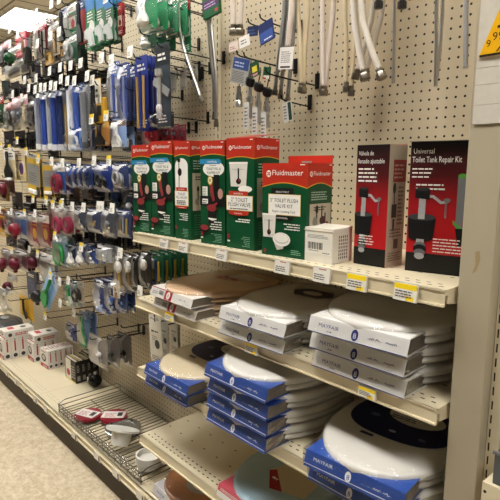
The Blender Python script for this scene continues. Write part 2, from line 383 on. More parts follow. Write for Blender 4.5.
def side_print(f, d, h, k, arch):
    header(f, d, h, k, arch, True)
    f.lines(d*.15, h*(1-k-.13), d*.85, h*(1-k-.03), 4, C('9fb7a6'))
    f.rect(d*.1, h*.30, d*.95, h*(1-k-.17), PANEL)
    f.lines(d*.25, h*(1-k-.24), d*.8, h*(1-k-.19), 2, BLACK)
    for u, a, b in ((.35, .36, .55), (.55, .38, .56), (.68, .36, .48)): f.rect(d*u, h*a, d*(u+.05), h*b, BLACK)
    f.disc(d*.37, h*.52, d*.06, d*.10, BLACK); f.disc(d*.6, h*.40, d*.12, d*.10, C('4a2a26')); f.disc(d*.3, h*.39, d*.10, d*.12, C('8d8578')); f.disc(d*.78, h*.36, d*.05, d*.06, BRICK)
    f.lines(d*.15, h*.05, d*.9, h*.27, 9, C('2f7a55'))
def front_fill(f, w, h):
    header(f, w, h, .14, h*.018)
    f.disc(w*.55, h*.735, w*.43, h*.075, CW); f.poly([(0, h*.78), (w*.80, h*.78), (w*.87, h*.80), (w*.80, h*.828), (0, h*.828)], BLUE); f.text('UNIVERSAL', w*.5, h*.792, h*.028, CW, w*.4)
    f.lines(w*.40, h*.765, w*.7, h*.775, 1, BLACK); f.text('TOILET FILL &', w*.56, h*.725, h*.032, BLACK, w*.58); f.text('FLAPPER KIT', w*.56, h*.687, h*.032, BLACK, w*.52)
    f.rect(0, h*.38, w, h*.47, BLACK); f.rect(w*.1, h*.395, w*.33, h*.445, CW); f.lines(w*.12, h*.40, w*.31, h*.44, 2, BLACK)
    f.poly([(w*.36, h*.66), (w*.5, h*.64), (w*.56, h*.50), (w*.68, h*.42), (w*.55, h*.40), (w*.44, h*.50)], BRICK)
    f.disc(w*.43, h*.625, w*.10, h*.045, GOLD); f.disc(w*.43, h*.625, w*.07, h*.032, CW); f.disc(w*.43, h*.625, w*.04, h*.018, C('b6a425'))
    f.poly([(w*.58, h*.68), (w*.80, h*.68), (w*.82, h*.42), (w*.62, h*.40)], BLACK); f.rect(w*.12, h*.475, w*.33, h*.565, CW); f.lines(w*.15, h*.48, w*.3, h*.56, 5, GREYP); f.disc(w*.85, h*.5, w*.1, h*.05, C('b88b80'))
    f.poly([(w*.32, h*.40), (w*.70, h*.44), (w*.68, h*.22), (w*.36, h*.22)], BLACK); f.disc(w*.53, h*.22, w*.16, h*.03, BLACK); f.poly([(w*.36, h*.262), (w*.7, h*.258), (w*.7, h*.25), (w*.53, h*.235), (w*.36, h*.25)], CW)
    f.disc(w*.5, h*.36, w*.20, h*.035, BRICK); f.poly([(w*.4, h*.37), (w*.72, h*.42), (w*.75, h*.40), (w*.45, h*.35)], BRICK)
    f.disc(w*.2, h*.15, w*.20, h*.04, BLACK); f.disc(w*.2, h*.162, w*.17, h*.028, BRICK)
    f.lines(w*.4, h*.15, w*.92, h*.245, 4, CW, .4, .5, True); f.lines(w*.45, h*.03, w*.92, h*.12, 6, C('7fae93'), .35, .5, True); f.disc(w*.1, h*.10, w*.04, h*.022, BRICK); f.rect(w*.05, h*.055, w*.15, h*.068, CW)
def tankdraw(f, u, v, a, b):
    f.poly([(u-a*.42, v), (u+a*.42, v), (u+a*.5, v+b), (u-a*.5, v+b)], C('d9d6ce')); f.poly([(u-a*.52, v+b*.93), (u+a*.52, v+b*.93), (u+a*.5, v+b), (u-a*.5, v+b)], CW)
    f.rect(u-a*.03, v+b*.12, u+a*.05, v+b*.75, BLACK); f.disc(u+a*.02, v+b*.22, a*.14, b*.12, BLACK); f.disc(u+a*.06, v+b*.26, a*.06, b*.06, BRICK); f.rect(u-a*.35, v+b*.70, u+a*.3, v+b*.715, GREYP)
def front_flush2(f, w, h):
    header(f, w, h, .18, h*.02); tankdraw(f, w*.45, h*.57, w*.66, h*.22); f.disc(w*.7, h*.55, w*.25, h*.03, CW)
    f.rect(w*.12, h*.475, w*.8, h*.53, RED); f.text('UNIVERSAL', w*.46, h*.50, h*.022, CW, w*.34)
    f.rect(w*.02, h*.352, w*.98, h*.49, GOLD); f.rect(w*.035, h*.356, w*.965, h*.486, CW); f.text('2" TOILET', w*.5, h*.435, h*.05, BLACK, w*.6); f.text('FLUSH VALVE', w*.5, h*.392, h*.05, BLACK, w*.8); f.lines(w*.16, h*.367, w*.84, h*.383, 1, BLACK)
    f.poly([(w*.1, h*.35), (w*.85, h*.35), (w*.82, h*.318), (w*.48, h*.305), (w*.13, h*.318)], RED); f.text('UNIVERSAL', w*.47, h*.322, h*.018, CW, w*.3)
    f.lines(w*.33, h*.25, w*.9, h*.29, 2, CW, .5, .3, True); f.lines(w*.55, h*.03, w*.9, h*.13, 6, C('7fae93'), .35, .5, True); f.disc(w*.12, h*.11, w*.045, h*.025, BRICK); f.rect(w*.07, h*.06, w*.17, h*.074, CW)
def front_valve(f, w, h):
    header(f, w, h, .15, h*.02); f.disc(w*.48, h*.75, w*.4, h*.08, CW); f.rect(w*.08, h*.46, w*.88, h*.75, CW)
    f.rect(w*.30, h*.60, w*.36, h*.80, C('6a6a68')); f.disc(w*.33, h*.81, w*.1, h*.022, BLACK); f.disc(w*.38, h*.69, w*.13, h*.04, BLACK); f.rect(w*.31, h*.53, w*.35, h*.6, BLACK); f.disc(w*.45, h*.52, w*.1, h*.012, BLACK)
    f.rect(w*.14, h*.50, w*.84, h*.535, RED); f.text('UNIVERSAL', w*.48, h*.51, h*.018, CW, w*.4); f.rect(w*.05, h*.345, w*.93, h*.50, GOLD); f.rect(w*.07, h*.35, w*.91, h*.495, CW)
    f.text('TOILET', w*.49, h*.455, h*.036, BLACK, w*.5); f.text('FILL VALVES', w*.49, h*.42, h*.036, BLACK, w*.7); f.lines(w*.18, h*.36, w*.8, h*.41, 3, BLACK, .5, .2)
    f.poly([(w*.1, h*.345), (w*.85, h*.345), (w*.8, h*.32), (w*.2, h*.32)], RED); f.lines(w*.3, h*.328, w*.7, h*.338, 1, CW); f.lines(w*.35, h*.20, w*.9, h*.28, 4, CW, .4, .4, True); f.lines(w*.5, h*.03, w*.9, h*.12, 6, C('7fae93'), .35, .5, True); f.disc(w*.13, h*.12, w*.06, h*.02, BRICK)
def front_flush3(f, w, h):
    header(f, w, h, .25, h*.05)
    f.rect(w*.22, h*.66, w*.72, h*.74, BLACK); f.text('ADJUSTABLE', w*.47, h*.69, h*.026, CW, w*.3)
    f.rect(w*.15, h*.45, w*.88, h*.675, GOLD); f.rect(w*.16, h*.455, w*.87, h*.67, CW); f.text('3" TOILET FLUSH', w*.51, h*.59, h*.055, BLACK, w*.62); f.text('VALVE KIT', w*.51, h*.53, h*.055, BLACK, w*.4); f.text('Repair a Leaking Tank', w*.51, h*.48, h*.034, BLACK, w*.52)
    f.poly([(w*.22, h*.445), (w*.75, h*.445), (w*.7, h*.40), (w*.28, h*.40)], BLACK); f.text('UNIVERSAL', w*.48, h*.412, h*.024, CW, w*.26)
    f.lines(w*.5, h*.30, w*.88, h*.38, 3, CW, .4, .4, True)
    tankdraw(f, w*.18, h*.20, w*.32, h*.26); f.poly([(w*.26, h*.24), (w*.4, h*.22), (w*.55, h*.22), (w*.52, h*.09), (w*.38, h*.07), (w*.33, h*.12)], C('c9c5bb')); f.disc(w*.48, h*.19, w*.20, h*.075, CW); f.disc(w*.48, h*.197, w*.17, h*.055, C('cfccc4')); f.disc(w*.48, h*.203, w*.155, h*.045, CW)
    f.lines(w*.7, h*.04, w*.93, h*.10, 3, C('7fae93')); f.disc(w*.1, h*.05, w*.03, h*.022, BRICK)
def fluid_box(lab, FL, ang, w, d, h, front, k=.14, arch=None, lid=None):
    t = thing('repair_kit_box', lab, 'box', (FL[0], FL[1], T1+.0005), math.radians(ang), 'green repair kit boxes')
    mb = MB(); mb.box((0, 0, 0), (w, d, h), GREEN); mb.box((0, 0, h-.0004), (w, d, h+.0006), RED); mb.build('carton', t)
    mb = MB(); f = Face(mb, (0, 0, 0), (1, 0, 0), (0, 0, 1)); front(f, w, h); mb.build('front_print', t)
    mb = MB(); f = Face(mb, (w, 0, 0), (0, 1, 0), (0, 0, 1)); side_print(f, d, h, k, arch if arch is not None else h*.02); mb.build('side_print', t)
    if lid:
        mb = MB()
        if lid == 'flap':
            mb.X = Matrix.Translation((0, d, h)) @ Matrix.Rotation(-.1, 4, 'X'); mb.box((0, -.002, .001), (w+.0, 0, .022), RED); mb.box((w*.32, -.0025, .001), (w*.55, -.0022, .007), C('8f8a80'))
        else:
            mb.X = Matrix.Translation((0, 0, h+.001)) @ Matrix.Rotation(.12, 4, 'X'); mb.box((0, .0, 0), (w, d, .001), RED)
        mb.build('lid_flap', t)
    return t
fluid_box('leftmost green and red flapper kit box on the top shelf', (-.811, -.391), 4, .114, .08, .318, front_fill)
fluid_box('second green flapper kit box from left, beside the slim box', (-.693, -.384), 2, .132, .09, .327, front_fill)
fluid_box('slim green fill valve box with red UNIVERSAL strip, third from left', (-.544, -.383), 4, .082, .085, .323, front_valve, .15)
fluid_box('fourth green box from left, flapper kit right of the slim box', (-.396, -.385), 6, .108, .085, .318, front_fill)
fluid_box('tall green box printed 2" toilet flush valve, lid ajar', (-.273, -.381), 5, .111, .11, .321, front_flush2, .18, None, 'tilt')
fluid_box('short wide green box printed 3" toilet flush valve kit', (-.115, -.384), 5.5, .150, .115, .249, front_flush3, .25, .249*.05, 'flap')
# small white carton
t = thing('shipping_carton', 'small white barcoded carton with open flap beside the red boxes', 'box', (.033, -.372, T1+.0005), math.radians(2))
CARD = mat('white_carton', 'dcd7cb', .6); w, d, h = .088, .083, .088
mb = MB(); mb.box((0, 0, 0), (w, d, h), CARD); mb.build('carton', t)
mb = MB(); f = Face(mb, (0, 0, 0), (1, 0, 0), (0, 0, 1)); f.rect(w*.03, h*.25, w*.97, h*.93, C('e8e4da')); f.lines(w*.1, h*.7, w*.9, h*.82, 3, GREYP)
x = w*.12
while x < w*.65: f.mb.poly([f.P(x, h*.38), f.P(x+.0014, h*.38), f.P(x+.0014, h*.58), f.P(x, h*.58)], BLACK); x += random.choice((.0022, .003, .0038))
f.lines(w*.15, h*.33, w*.6, h*.36, 1, BLACK); f.lines(w*.65, h*.28, w*.92, h*.32, 1, BLACK); mb.build('front_label', t)
mb = MB(); f = Face(mb, (w, 0, 0), (0, 1, 0), (0, 0, 1))
for k in range(5):
    v = h*.12
    while v < h*.8: f.mb.poly([f.P(d*(.3+k*.1), v), f.P(d*(.35+k*.1), v), f.P(d*(.35+k*.1), v+h*.07), f.P(d*(.3+k*.1), v+h*.07)], C('4b463f')); v += h*.10
mb.build('side_print', t)
mb = MB(); mb.X = Matrix.Translation((0, d, h)) @ Matrix.Rotation(.10, 4, 'X'); mb.box((-.001, -d-.002, .001), (w+.001, 0, .003), CARD); mb.build('lid_flap', t)
# red-black tank repair boxes
def redfade():
    m = mat('red_black_print', 'b0101a', .35); nt = m.node_tree; b = nt.nodes['Principled BSDF']
    tc = nt.nodes.new('ShaderNodeTexCoord'); sp = nt.nodes.new('ShaderNodeSeparateXYZ'); r = nt.nodes.new('ShaderNodeValToRGB'); nt.links.new(tc.outputs['Object'], sp.inputs[0])
    e = r.color_ramp.elements; e[0].position = .05; e[0].color = lin('b9141c'); e[1].position = .29; e[1].color = lin('120c0c'); k = e.new(.15); k.color = lin('a3121a'); k = e.new(.22); k.color = lin('4a0c10')
    nt.links.new(sp.outputs[2], r.inputs[0]); nt.links.new(r.outputs[0], b.inputs['Base Color']); return m
RFADE = redfade(); VG = C('a8a8aa'); VD = C('1b1b1c', .3); VM = C('6d6f72')
def valve(f, u, s, w, h):           # fill valve picture, s scales
    f.rect(u-.006*s, h*.38, u+.006*s, h*.60, VG)
    f.poly([(u, h*.60), (u+.020*s, h*.60), (u+.034*s, h*.555), (u+.045*s, h*.565), (u+.045*s, h*.545), (u+.032*s, h*.535), (u+.018*s, h*.58), (u, h*.58)], VG)
    f.rect(u+.040*s, h*.43, u+.043*s, h*.55, VM); f.disc(u+.043*s, h*.563, .006*s, .004*s, VM)
    f.poly([(u-.017*s, h*.52), (u-.017*s, h*.43), (u-.015*s, h*.60), (u-.015*s, h*.60)], RFADE)
    f.poly([(u-.013*s, h*.575), (u+.013*s, h*.565), (u+.013*s, h*.64), (u-.013*s, h*.645)], VD); f.disc(u, h*.643, .013*s, .003*s, C('343434'))
    f.poly([(u-.022*s, h*.27), (u+.022*s, h*.27), (u+.026*s, h*.43), (u-.024*s, h*.43)], VD); f.disc(u, h*.27, .022*s, .007*s, VD); f.disc(u+.001*s, h*.43, .025*s, .006*s, C('3c3c3e')); f.rect(u-.006*s, h*.415, u+.006*s, h*.5, VG)
    f.rect(u-.007*s, h*.22, u+.007*s, h*.26, VG); f.disc(u, h*.21, .010*s, .007*s, VM); f.disc(u, h*.185, .012*s, .008*s, VD); f.disc(u, h*.155, .010*s, .007*s, VM); f.rect(u-.006*s, h*.13, u+.006*s, h*.16, VM); f.disc(u, h*.128, .009*s, .006*s, VG)
def red_box(lab, FL, ang, w, d, h, kind):
    t = thing('repair_kit_box', lab, 'box', (FL[0], FL[1], T1+.0005), math.radians(ang), 'red and black repair kit boxes')
    mb = MB(); mb.box((0, 0, 0), (w, d, h), RFADE if kind else RFADE); mb.build('carton', t)
    mb = MB(); f = Face(mb, (0, 0, 0), (1, 0, 0), (0, 0, 1)); f.rect(0, 0, w, h*.15, BLACK)
    if kind == 0:
        f.text('V\u00e1lvula de', w*.29, h*.915, h*.052, CW, w*.46); f.text('llenado ajustable', w*.45, h*.85, h*.056, CW, w*.82); f.lines(w*.07, h*.70, w*.72, h*.83, 4, CW, .4, .4); valve(f, w*.27, 1.0, w, h); f.lines(w*.18, h*.18, w*.7, h*.27, 4, CW, .35, .2)
    else:
        f.text('Universal', w*.22, h*.91, h*.055, CW, w*.34); f.text('Toilet Tank Repair Kit', w*.43, h*.845, h*.062, CW, w*.80); f.lines(w*.04, h*.73, w*.4, h*.82, 3, CW, .35, .3); f.lines(w*.12, h*.64, w*.65, h*.70, 2, CW, .4, .2); valve(f, w*.24, 1.25, w, h)
        f.poly([(w*.80, h*.74), (w*.93, h*.74), (w*.91, h*.36), (w*.80, h*.36)], VM); f.disc(w*.865, h*.745, w*.065, h*.018, C('4f9a3e')); f.poly([(w*.76, h*.42), (w*.90, h*.36), (w*.95, h*.39), (w*.92, h*.33), (w*.76, h*.39)], C('4f9a3e')); f.poly([(w*.80, h*.36), (w*.92, h*.36), (w*.93, h*.24), (w*.86, h*.22)], VD); f.lines(w*.46, h*.17, w*.98, h*.29, 5, CW, .3, .2)
    mb.build('front_print', t)
    mb = MB(); f = Face(mb, (w, 0, 0), (0, 1, 0), (0, 0, 1)); f.rect(0, 0, d, h, C('a99d8a')); f.rect(d*.25, h*.70, d*.98, h*.88, C('8f2328')); f.lines(d*.3, h*.73, d*.9, h*.86, 4, C('b88a80')); f.disc(d*.35, h*.65, d*.09, h*.045, VD); f.rect(d*.33, h*.5, d*.38, h*.65, VD); f.rect(d*.22, h*.41, d*.5, h*.52, VD); f.rect(d*.3, h*.3, d*.4, h*.4, VD); f.lines(d*.55, h*.35, d*.9, h*.68, 10, C('6b6154')); f.lines(d*.15, h*.25, d*.9, h*.33, 3, C('6b6154')); f.rect(d*.4, h*.15, d*.65, h*.23, C('4a4238')); f.lines(d*.1, h*.05, d*.9, h*.13, 4, C('6b6154')); mb.build('side_print', t)
    mb = MB()
    if kind == 0: mb.X = Matrix.Translation((0, d*.9, h+.001)) @ Matrix.Rotation(.14, 4, 'X'); mb.box((w*.5, -d*.9, 0), (w*1.0, .01, .001), C('c9604e')); mb.box((-.0, -d*.5, 0), (w*.5, .0, .001), BLACK)
    else: mb.X = Matrix.Translation((0, d, h+.001)) @ Matrix.Rotation(.02, 4, 'X'); mb.box((0, -.09, 0), (w, .01, .001), BLACK)
    mb.build('lid_flap', t)
red_box('red and black box printed V\u00e1lvula de llenado ajustable', (.141, -.309), 1, .090, .078, .292, 0)
red_box('red and black box printed Universal Toilet Tank Repair Kit by the post', (.276, -.292), 12, .134, .078, .296, 1)
# ------------------------------------------------------------------ toilet seat packs
def outline(hw=.170, y0=.010, ym=.235, y1=.425, n=40, p=2.5):
    pts = []
    for k in range(n):
        a = 2*math.pi*k/n; c, s = math.cos(a), math.sin(a)
        if s < 0: pts.append((hw*abs(c)**.92*(1 if c >= 0 else -1), ym+(ym-y0)*s))
        else: pts.append((hw*abs(c)**(2/3.2)*(1 if c >= 0 else -1), ym+(y1-ym)*s**(2/3.2)))
    return pts
OUT = outline()
def slab(mb, zs, m):                 # rounded slab from (inset, z) pairs
    cy = .235; rings = []
    for ins, z in zs:
        rings.append([(x*(1-ins/.183), cy+(y-cy)*(1-ins/.2), z) for x, y in OUT])
    mb.loft(rings, m)
def squiggle(f, u, v, L, h, m, n=9, lw=.0007):
    rnd = random.Random(int(L*1e4+u*1e4)); pts = [(u+L*i/(n*2), v+h*(rnd.random() if i % 2 else rnd.random()*.3)) for i in range(n*2+1)]
    for a, b in zip(pts, pts[1:]): f.mb.poly([f.P(a[0]-lw, a[1]), f.P(a[0]+lw, a[1]), f.P(b[0]+lw, b[1]), f.P(b[0]-lw, b[1])], m)
    f.l += 1
SEATP = {}
def seat_pack(style, loc, lab, rz=0, H=.05, top=None, group=None, tilt=0):
    key = (style, H, top)
    rot = (tilt, 0, rz)
    if key in SEATP: return dup(SEATP[key], loc, lab, None, group, rot)
    tc, ink, sc, gname = {'white': ('e2e0dc', '2b3377', 'd2cfc8', 'white'), 'blue': ('2c4f9e', 'eef0f4', 'd0cdc5', 'blue'), 'beige': ('2c4f9e', 'eef0f4', 'cdbfa2', 'blue'), 'tan': ('e3e0da', '3a3634', 'c9a887', 'tan'), 'gray': ('d8566a', 'f0ece8', '9fbccb', 'pink'), 'wood': ('e6e5ec', '2b3377', '8a5a38', 'brown')}[style]
    t = thing('toilet_seat_pack', lab, 'toilet seat', loc, 0, group, rot)
    TC = mat('tray_'+tc, tc, .35, var=.05, coat=.4); INK = C(ink); SC = mat('seat_'+sc, sc, .18, var=.04, scale=12, coat=.5)
    if style == 'wood': SC = mat('oak_seat', '96623c', .3, var=.35, scale=25, coat=.5)
    q = H/.05; W2 = .128
    mb = MB(); zf = .036*q                                           # cardboard tray: base, sloped front, top flap
    mb.box((-W2, 0, 0), (W2, .10, .0016), TC)
    mb.prism([(0, 0), (.012, zf), (.014, zf), (.002, 0)], -W2, W2, TC, 'x')
    mb.prism([(.012, zf-.0015), (.085, zf-.001), (.085, zf+.0005), (.012, zf)], -W2, W2, TC, 'x')
    IN = C('6b6256', .6)  # end panels coloured dark for the shaded hollow at the open tray ends
    for sx in (-1, 1): mb.prism([(.006, .0018), (.10, .0018), (.085, zf-.0012), (.014, zf-.0012)], sx*(W2-.004)-.0008, sx*(W2-.004)+.0008, IN, 'x')
    o = mb.build('cardboard_tray', t)
    mb = MB(); U = Vector((1, 0, 0)); V = Vector((0, .012, zf)); f = Face(mb, (-W2, 0, 0), U, V); hf = V.length; w = 2*W2
    if style in ('white', 'wood'):
        f.text('MAYFAIR', w*.22, hf*.42, .013, INK, w*.22); squiggle(f, w*.2, hf*.2, w*.06, .004, INK)
        f.disc(w*.5, hf*.45, .009, .013, INK); f.text('8', w*.5, hf*.25, .018, C('e2e0dc')); squiggle(f, w*.63, hf*.42, w*.27, .006, INK, 14); f.rect(0, 0, w, .002, INK)
    elif style in ('blue', 'beige'):
        f.rect(0, hf*.16, w, hf*.20, INK); f.text('MAYFAIR', w*.2, hf*.50, .012, INK, w*.21); f.disc(w*.47, hf*.48, .008, .012, INK); f.text('8', w*.47, hf*.3, .016, C('2c4f9e')); squiggle(f, w*.6, hf*.42, w*.28, .007, INK, 12)
    elif style == 'tan':
        f.rect(w*.36, 0, w*.54, hf, C('a92534')); f.rect(0, hf*.93, w*.36, hf, C('a92534')); f.disc(w*.45, hf*.5, .011, .013, CW); f.text('8', w*.45, hf*.33, .016, C('a92534'))
        for k in range(9): f.mb.poly([f.P(w*.22+k*.003, hf*.35), f.P(w*.22+k*.003+.0015, hf*.35), f.P(w*.22+k*.003+.0015, hf*.8), f.P(w*.22+k*.003, hf*.8)], BLACK)
        f.lines(w*.05, hf*.3, w*.2, hf*.7, 2, GREYP); squiggle(f, w*.60, hf*.45, w*.28, .006, INK, 12)
    elif style == 'gray': f.rect(0, 0, w*.4, hf*.5, CW); f.lines(w*.05, hf*.6, w*.5, hf*.85, 2, CW)
    mb.build('tray_print', o)
    mb = MB(); slab(mb, [(.012, .0045*q), (.005, .008*q), (.003, .014*q), (.006, .020*q), (.014, .0235*q)], SC)
    mb.build('seat_ring', t)
    mb = MB(); slab(mb, [(.010, .0255*q), (.001, .0265*q), (0, .030*q), (0, .038*q), (.0015, .043*q), (.005, .0462*q), (.011, .0478*q), (.05, .0490*q), (.11, .0496*q)], SC)
    lid = mb.build('seat_lid', t)
    zt = .0496*q+.0004
    if top:
        mb = MB(); f = Face(mb, (0, 0, zt), (1, 0, 0), (0, 1, 0)); NV = C('141b46', .3); cy = .28
        if top == 'navy':
            a, b = .14, .115
            f.poly([(a*abs(math.cos(q_))**.75*(1 if math.cos(q_) > 0 else -1), cy+b*abs(math.sin(q_))**.8*(1 if math.sin(q_) > 0 else -1)) for q_ in (2*math.pi*k/36 for k in range(36))], NV)
            f.disc(.02, cy+.03, .075, .05, C('c9c3b4')); f.lines(-.04, cy, .04, cy+.02, 2, NV); f.disc(-.075, cy-.02, .014, .010, C('6f7590')); f.disc(.0, cy-.075, .010, .006, C('aab0c4')); f.disc(.075, cy-.07, .010, .006, C('6f7590')); f.rect(-.06, cy-.135, -.025, cy-.123, NV)
        elif top == 'hex':
            f.poly([(-.075, cy), (-.04, cy+.045), (.05, cy+.045), (.078, cy), (.05, cy-.045), (-.04, cy-.045)], C('232634', .3)); f.disc(0, cy, .035, .022, C('d6d2c8')); f.rect(-.03, cy-.085, .0, cy-.08, GREYP); f.disc(.055, cy-.075, .006, .005, GREYP); f.disc(-.10, cy-.06, .006, .005, GREYP)
        elif top == 'red':
            f.poly([(-.06, cy-.05), (.055, cy-.03), (.11, cy+.06), (-.02, cy+.08)], C('cdbfae')); f.poly([(-.06, cy-.05), (.055, cy-.03), (.045, cy-.008), (-.01, cy-.01), (-.05, cy+.01)], C('a32634')); f.lines(-.035, cy-.032, .03, cy-.02, 1, CW, .8)
        elif top == 'cream':
            f.O = f.O+Vector((.035, -.01, 0))
            f.poly([(-.09, cy-.10), (-.02, cy-.17), (.09, cy-.13), (.06, cy+.03), (-.06, cy+.02)], C('c8bca2')); f.poly([(-.09, cy-.10), (-.02, cy-.17), (.02, cy-.155), (-.03, cy-.115), (-.075, cy-.08)], C('9e1f2b')); f.lines(-.055, cy-.125, -.03, cy-.113, 1, CW, .8); f.rect(-.04, cy-.03, .01, cy-.01, C('2a2a28'))
        elif top == 'silver': f.disc(.02, cy-.09, .075, .09, C('8f8a80', .2)); f.disc(.02, cy-.09, .05, .06, C('b9b3a6', .2))
        mb.build('lid_label', lid)
    # crinkled shrink film over the tray front, flap and both ends
    rnd = random.Random(3); mb = MB(); nx = 22; rows = [(-.002, .002), (.002, zf*.35), (.006, zf*.7), (.010, zf+.0015), (.03, zf+.002), (.055, zf+.003), (.085, zf+.003)]
    vs = []; fs = []
    for j, (yy, zz) in enumerate(rows):
        for i in range(nx+1):
            x = -W2-.003+(2*W2+.006)*i/nx
            if yy > .012 and abs(x) < .171*math.sqrt(max(0, 1-((.235-yy)/.221)**2)): zz_ = .0498*q+.0006
            else: zz_ = zz
            vs.append((x, yy-abs(rnd.gauss(0, .0007)), zz_+(abs(rnd.gauss(0, .0010)) if zz_ == zz else 0)))
    for j in range(len(rows)-1):
        for i in range(nx): a = j*(nx+1)+i; fs.append((a, a+1, a+nx+2, a+nx+1))
    mb.add(vs, fs, WRAP)
    for s in (-1, 1):
        vs = []; fs = []
        for j in range(7):
            for i in range(3):
                tt = j/6; x0 = W2+.003; x1 = .168*math.sqrt(max(0, 1-((.235-.235*tt)/.217)**2)) if .235-.235*tt < .217 else W2
                x = x0+(max(x1, x0)-x0)+.002; vs.append((s*(x+rnd.gauss(0, .0012)), .005+.2*tt, .003+(zf+.002)*i/2+rnd.gauss(0, .001)))
        for j in range(6):
            for i in range(2): a = j*3+i; fs.append((a, a+1, a+4, a+3))
        mb.add(vs, fs, WRAP)
    mb.build('shrink_wrap', t)
    kids_cache(t); SEATP[key] = t
    return t
e = .0006
seat_pack('tan', (-.507, -.427, T2+e), 'tan toilet seat pack, lower of two on the second shelf', -.02, .042, None, 'tan seat packs')
seat_pack('tan', (-.510, -.438, T2+e+.043), 'tan toilet seat pack with red and white tray, upper of two', -.03, .042, 'red', 'tan seat packs')
seat_pack('white', (-.116, -.434, T2+e), 'lower white toilet seat pack left of the white three-stack', .04, .049, None, 'white seat packs')
seat_pack('white', (-.103, -.444, T2+e+.050), 'upper white toilet seat pack with dark hexagon sticker', .04, .049, 'hex', 'white seat packs')
for k, (dx, dy) in enumerate(((.238, -.424), (.240, -.436), (.252, -.452))):
    seat_pack('white', (dx, dy, T2+e+.051*k), ('bottom', 'middle', 'topmost')[k]+' white toilet seat pack of the three-stack by the post', (.0, .02, .06)[k], .05, 'hex' if k == 2 else None, 'white seat packs')
for k, (dx, dy, rz) in enumerate(((-.140, -.470, 0), (-.132, -.474, .01), (-.125, -.478, -.01), (-.124, -.486, .02))):
    seat_pack('blue', (dx, dy, T3+e+.0515*k), ('bottom', 'second from bottom', 'third from bottom', 'topmost')[k]+' blue-trayed toilet seat pack of the four-stack, middle of third shelf', rz, .0505, 'navy' if k == 3 else None, 'blue seat packs')
for k, (dx, dy) in enumerate(((-.500, -.472), (-.482, -.484))):
    seat_pack('beige', (dx, dy, T3+e+.047*k), ('lower', 'upper')[k]+' blue-trayed beige toilet seat pack at the shelf\'s left end', .0, .046, 'navy' if k else None, 'blue seat packs')
for k, (dx, dy, rz) in enumerate(((.268, -.462, .03), (.275, -.478, .10))):
    seat_pack('blue', (dx, dy, T3+e+.052*k), ('lower', 'upper')[k]+' blue-trayed white toilet seat pack in front of the post', rz, .051, 'navy' if k else None, 'blue seat packs')
seat_pack('gray', (-.150, -.425, T4+e), 'pale blue toilet seat pack with pink tray on the lowest shelf', .0, .052, 'cream', 'seat packs on the low shelves')
seat_pack('wood', (-.64, -.375, -1.58+e), 'brown wooden toilet seat pack on the base deck', -.03, .05, 'silver', 'seat packs on the low shelves').scale = (1, .84, 1)
# ------------------------------------------------------------------ peg hooks
HK = {}; HPOS = []
def off_post(x):
    for ux in (XA0, XA0-1.219, XA0-2.438, XA0-3.657):
        if abs(x-ux) < .026: x = ux+math.copysign(.03, x-ux)
    return x
TAGW = C('efede6', .4)
def hook(x, z, L, style, lab, dz=.012):
    x = off_post(x); z = min(z, .50); HPOS.append((x, z)); key = (round(L, 2), style)
    if key in HK: return dup(HK[key], (x, 0, z), lab)
    L = key[0]
    t = thing('peg_hook', lab, 'hook', (x, 0, z), 0, 'wire peg hooks')
    mb = MB(); mb.box((-.008, -.006, -.010), (.008, -.0022, .040), WIRE); mb.build('base_clip', t)
    mb = MB(); mb.tube([(0, -.004, 0), (0, -L*.6, dz*.5), (0, -L+.01, dz*.9), (0, -L, dz+.003), (0, -L-.004, dz+.014)], .0026, WIRE, 6); mb.build('arm', t)
    if style:
        mb = MB(); mb.tube([(0, -.004, .036), (0, -L*.6, .042), (0, -L-.012, .050), (0, -L-.016, .046)], .0018, WIRE, 6); mb.build('scan_arm', t)
        mb = MB(); mb.X = Matrix.Translation((0, -L-.0185, .030)) @ Matrix.Rotation(-.12, 4, 'X'); mb.box((-.020, -.001, -.022), (.020, .001, .022), TAGW)
        f = Face(mb, (-.020, -.001, -.022), (1, 0, 0), (0, 0, 1))
        if style == 'y': f.rect(0, .028, .040, .044, C('ecd02a'))
        f.lines(.004, .008, .028, .026, 3, C('77726a')); mb.build('price_tag', t)
    kids_cache(t); HK[key] = t
    return t
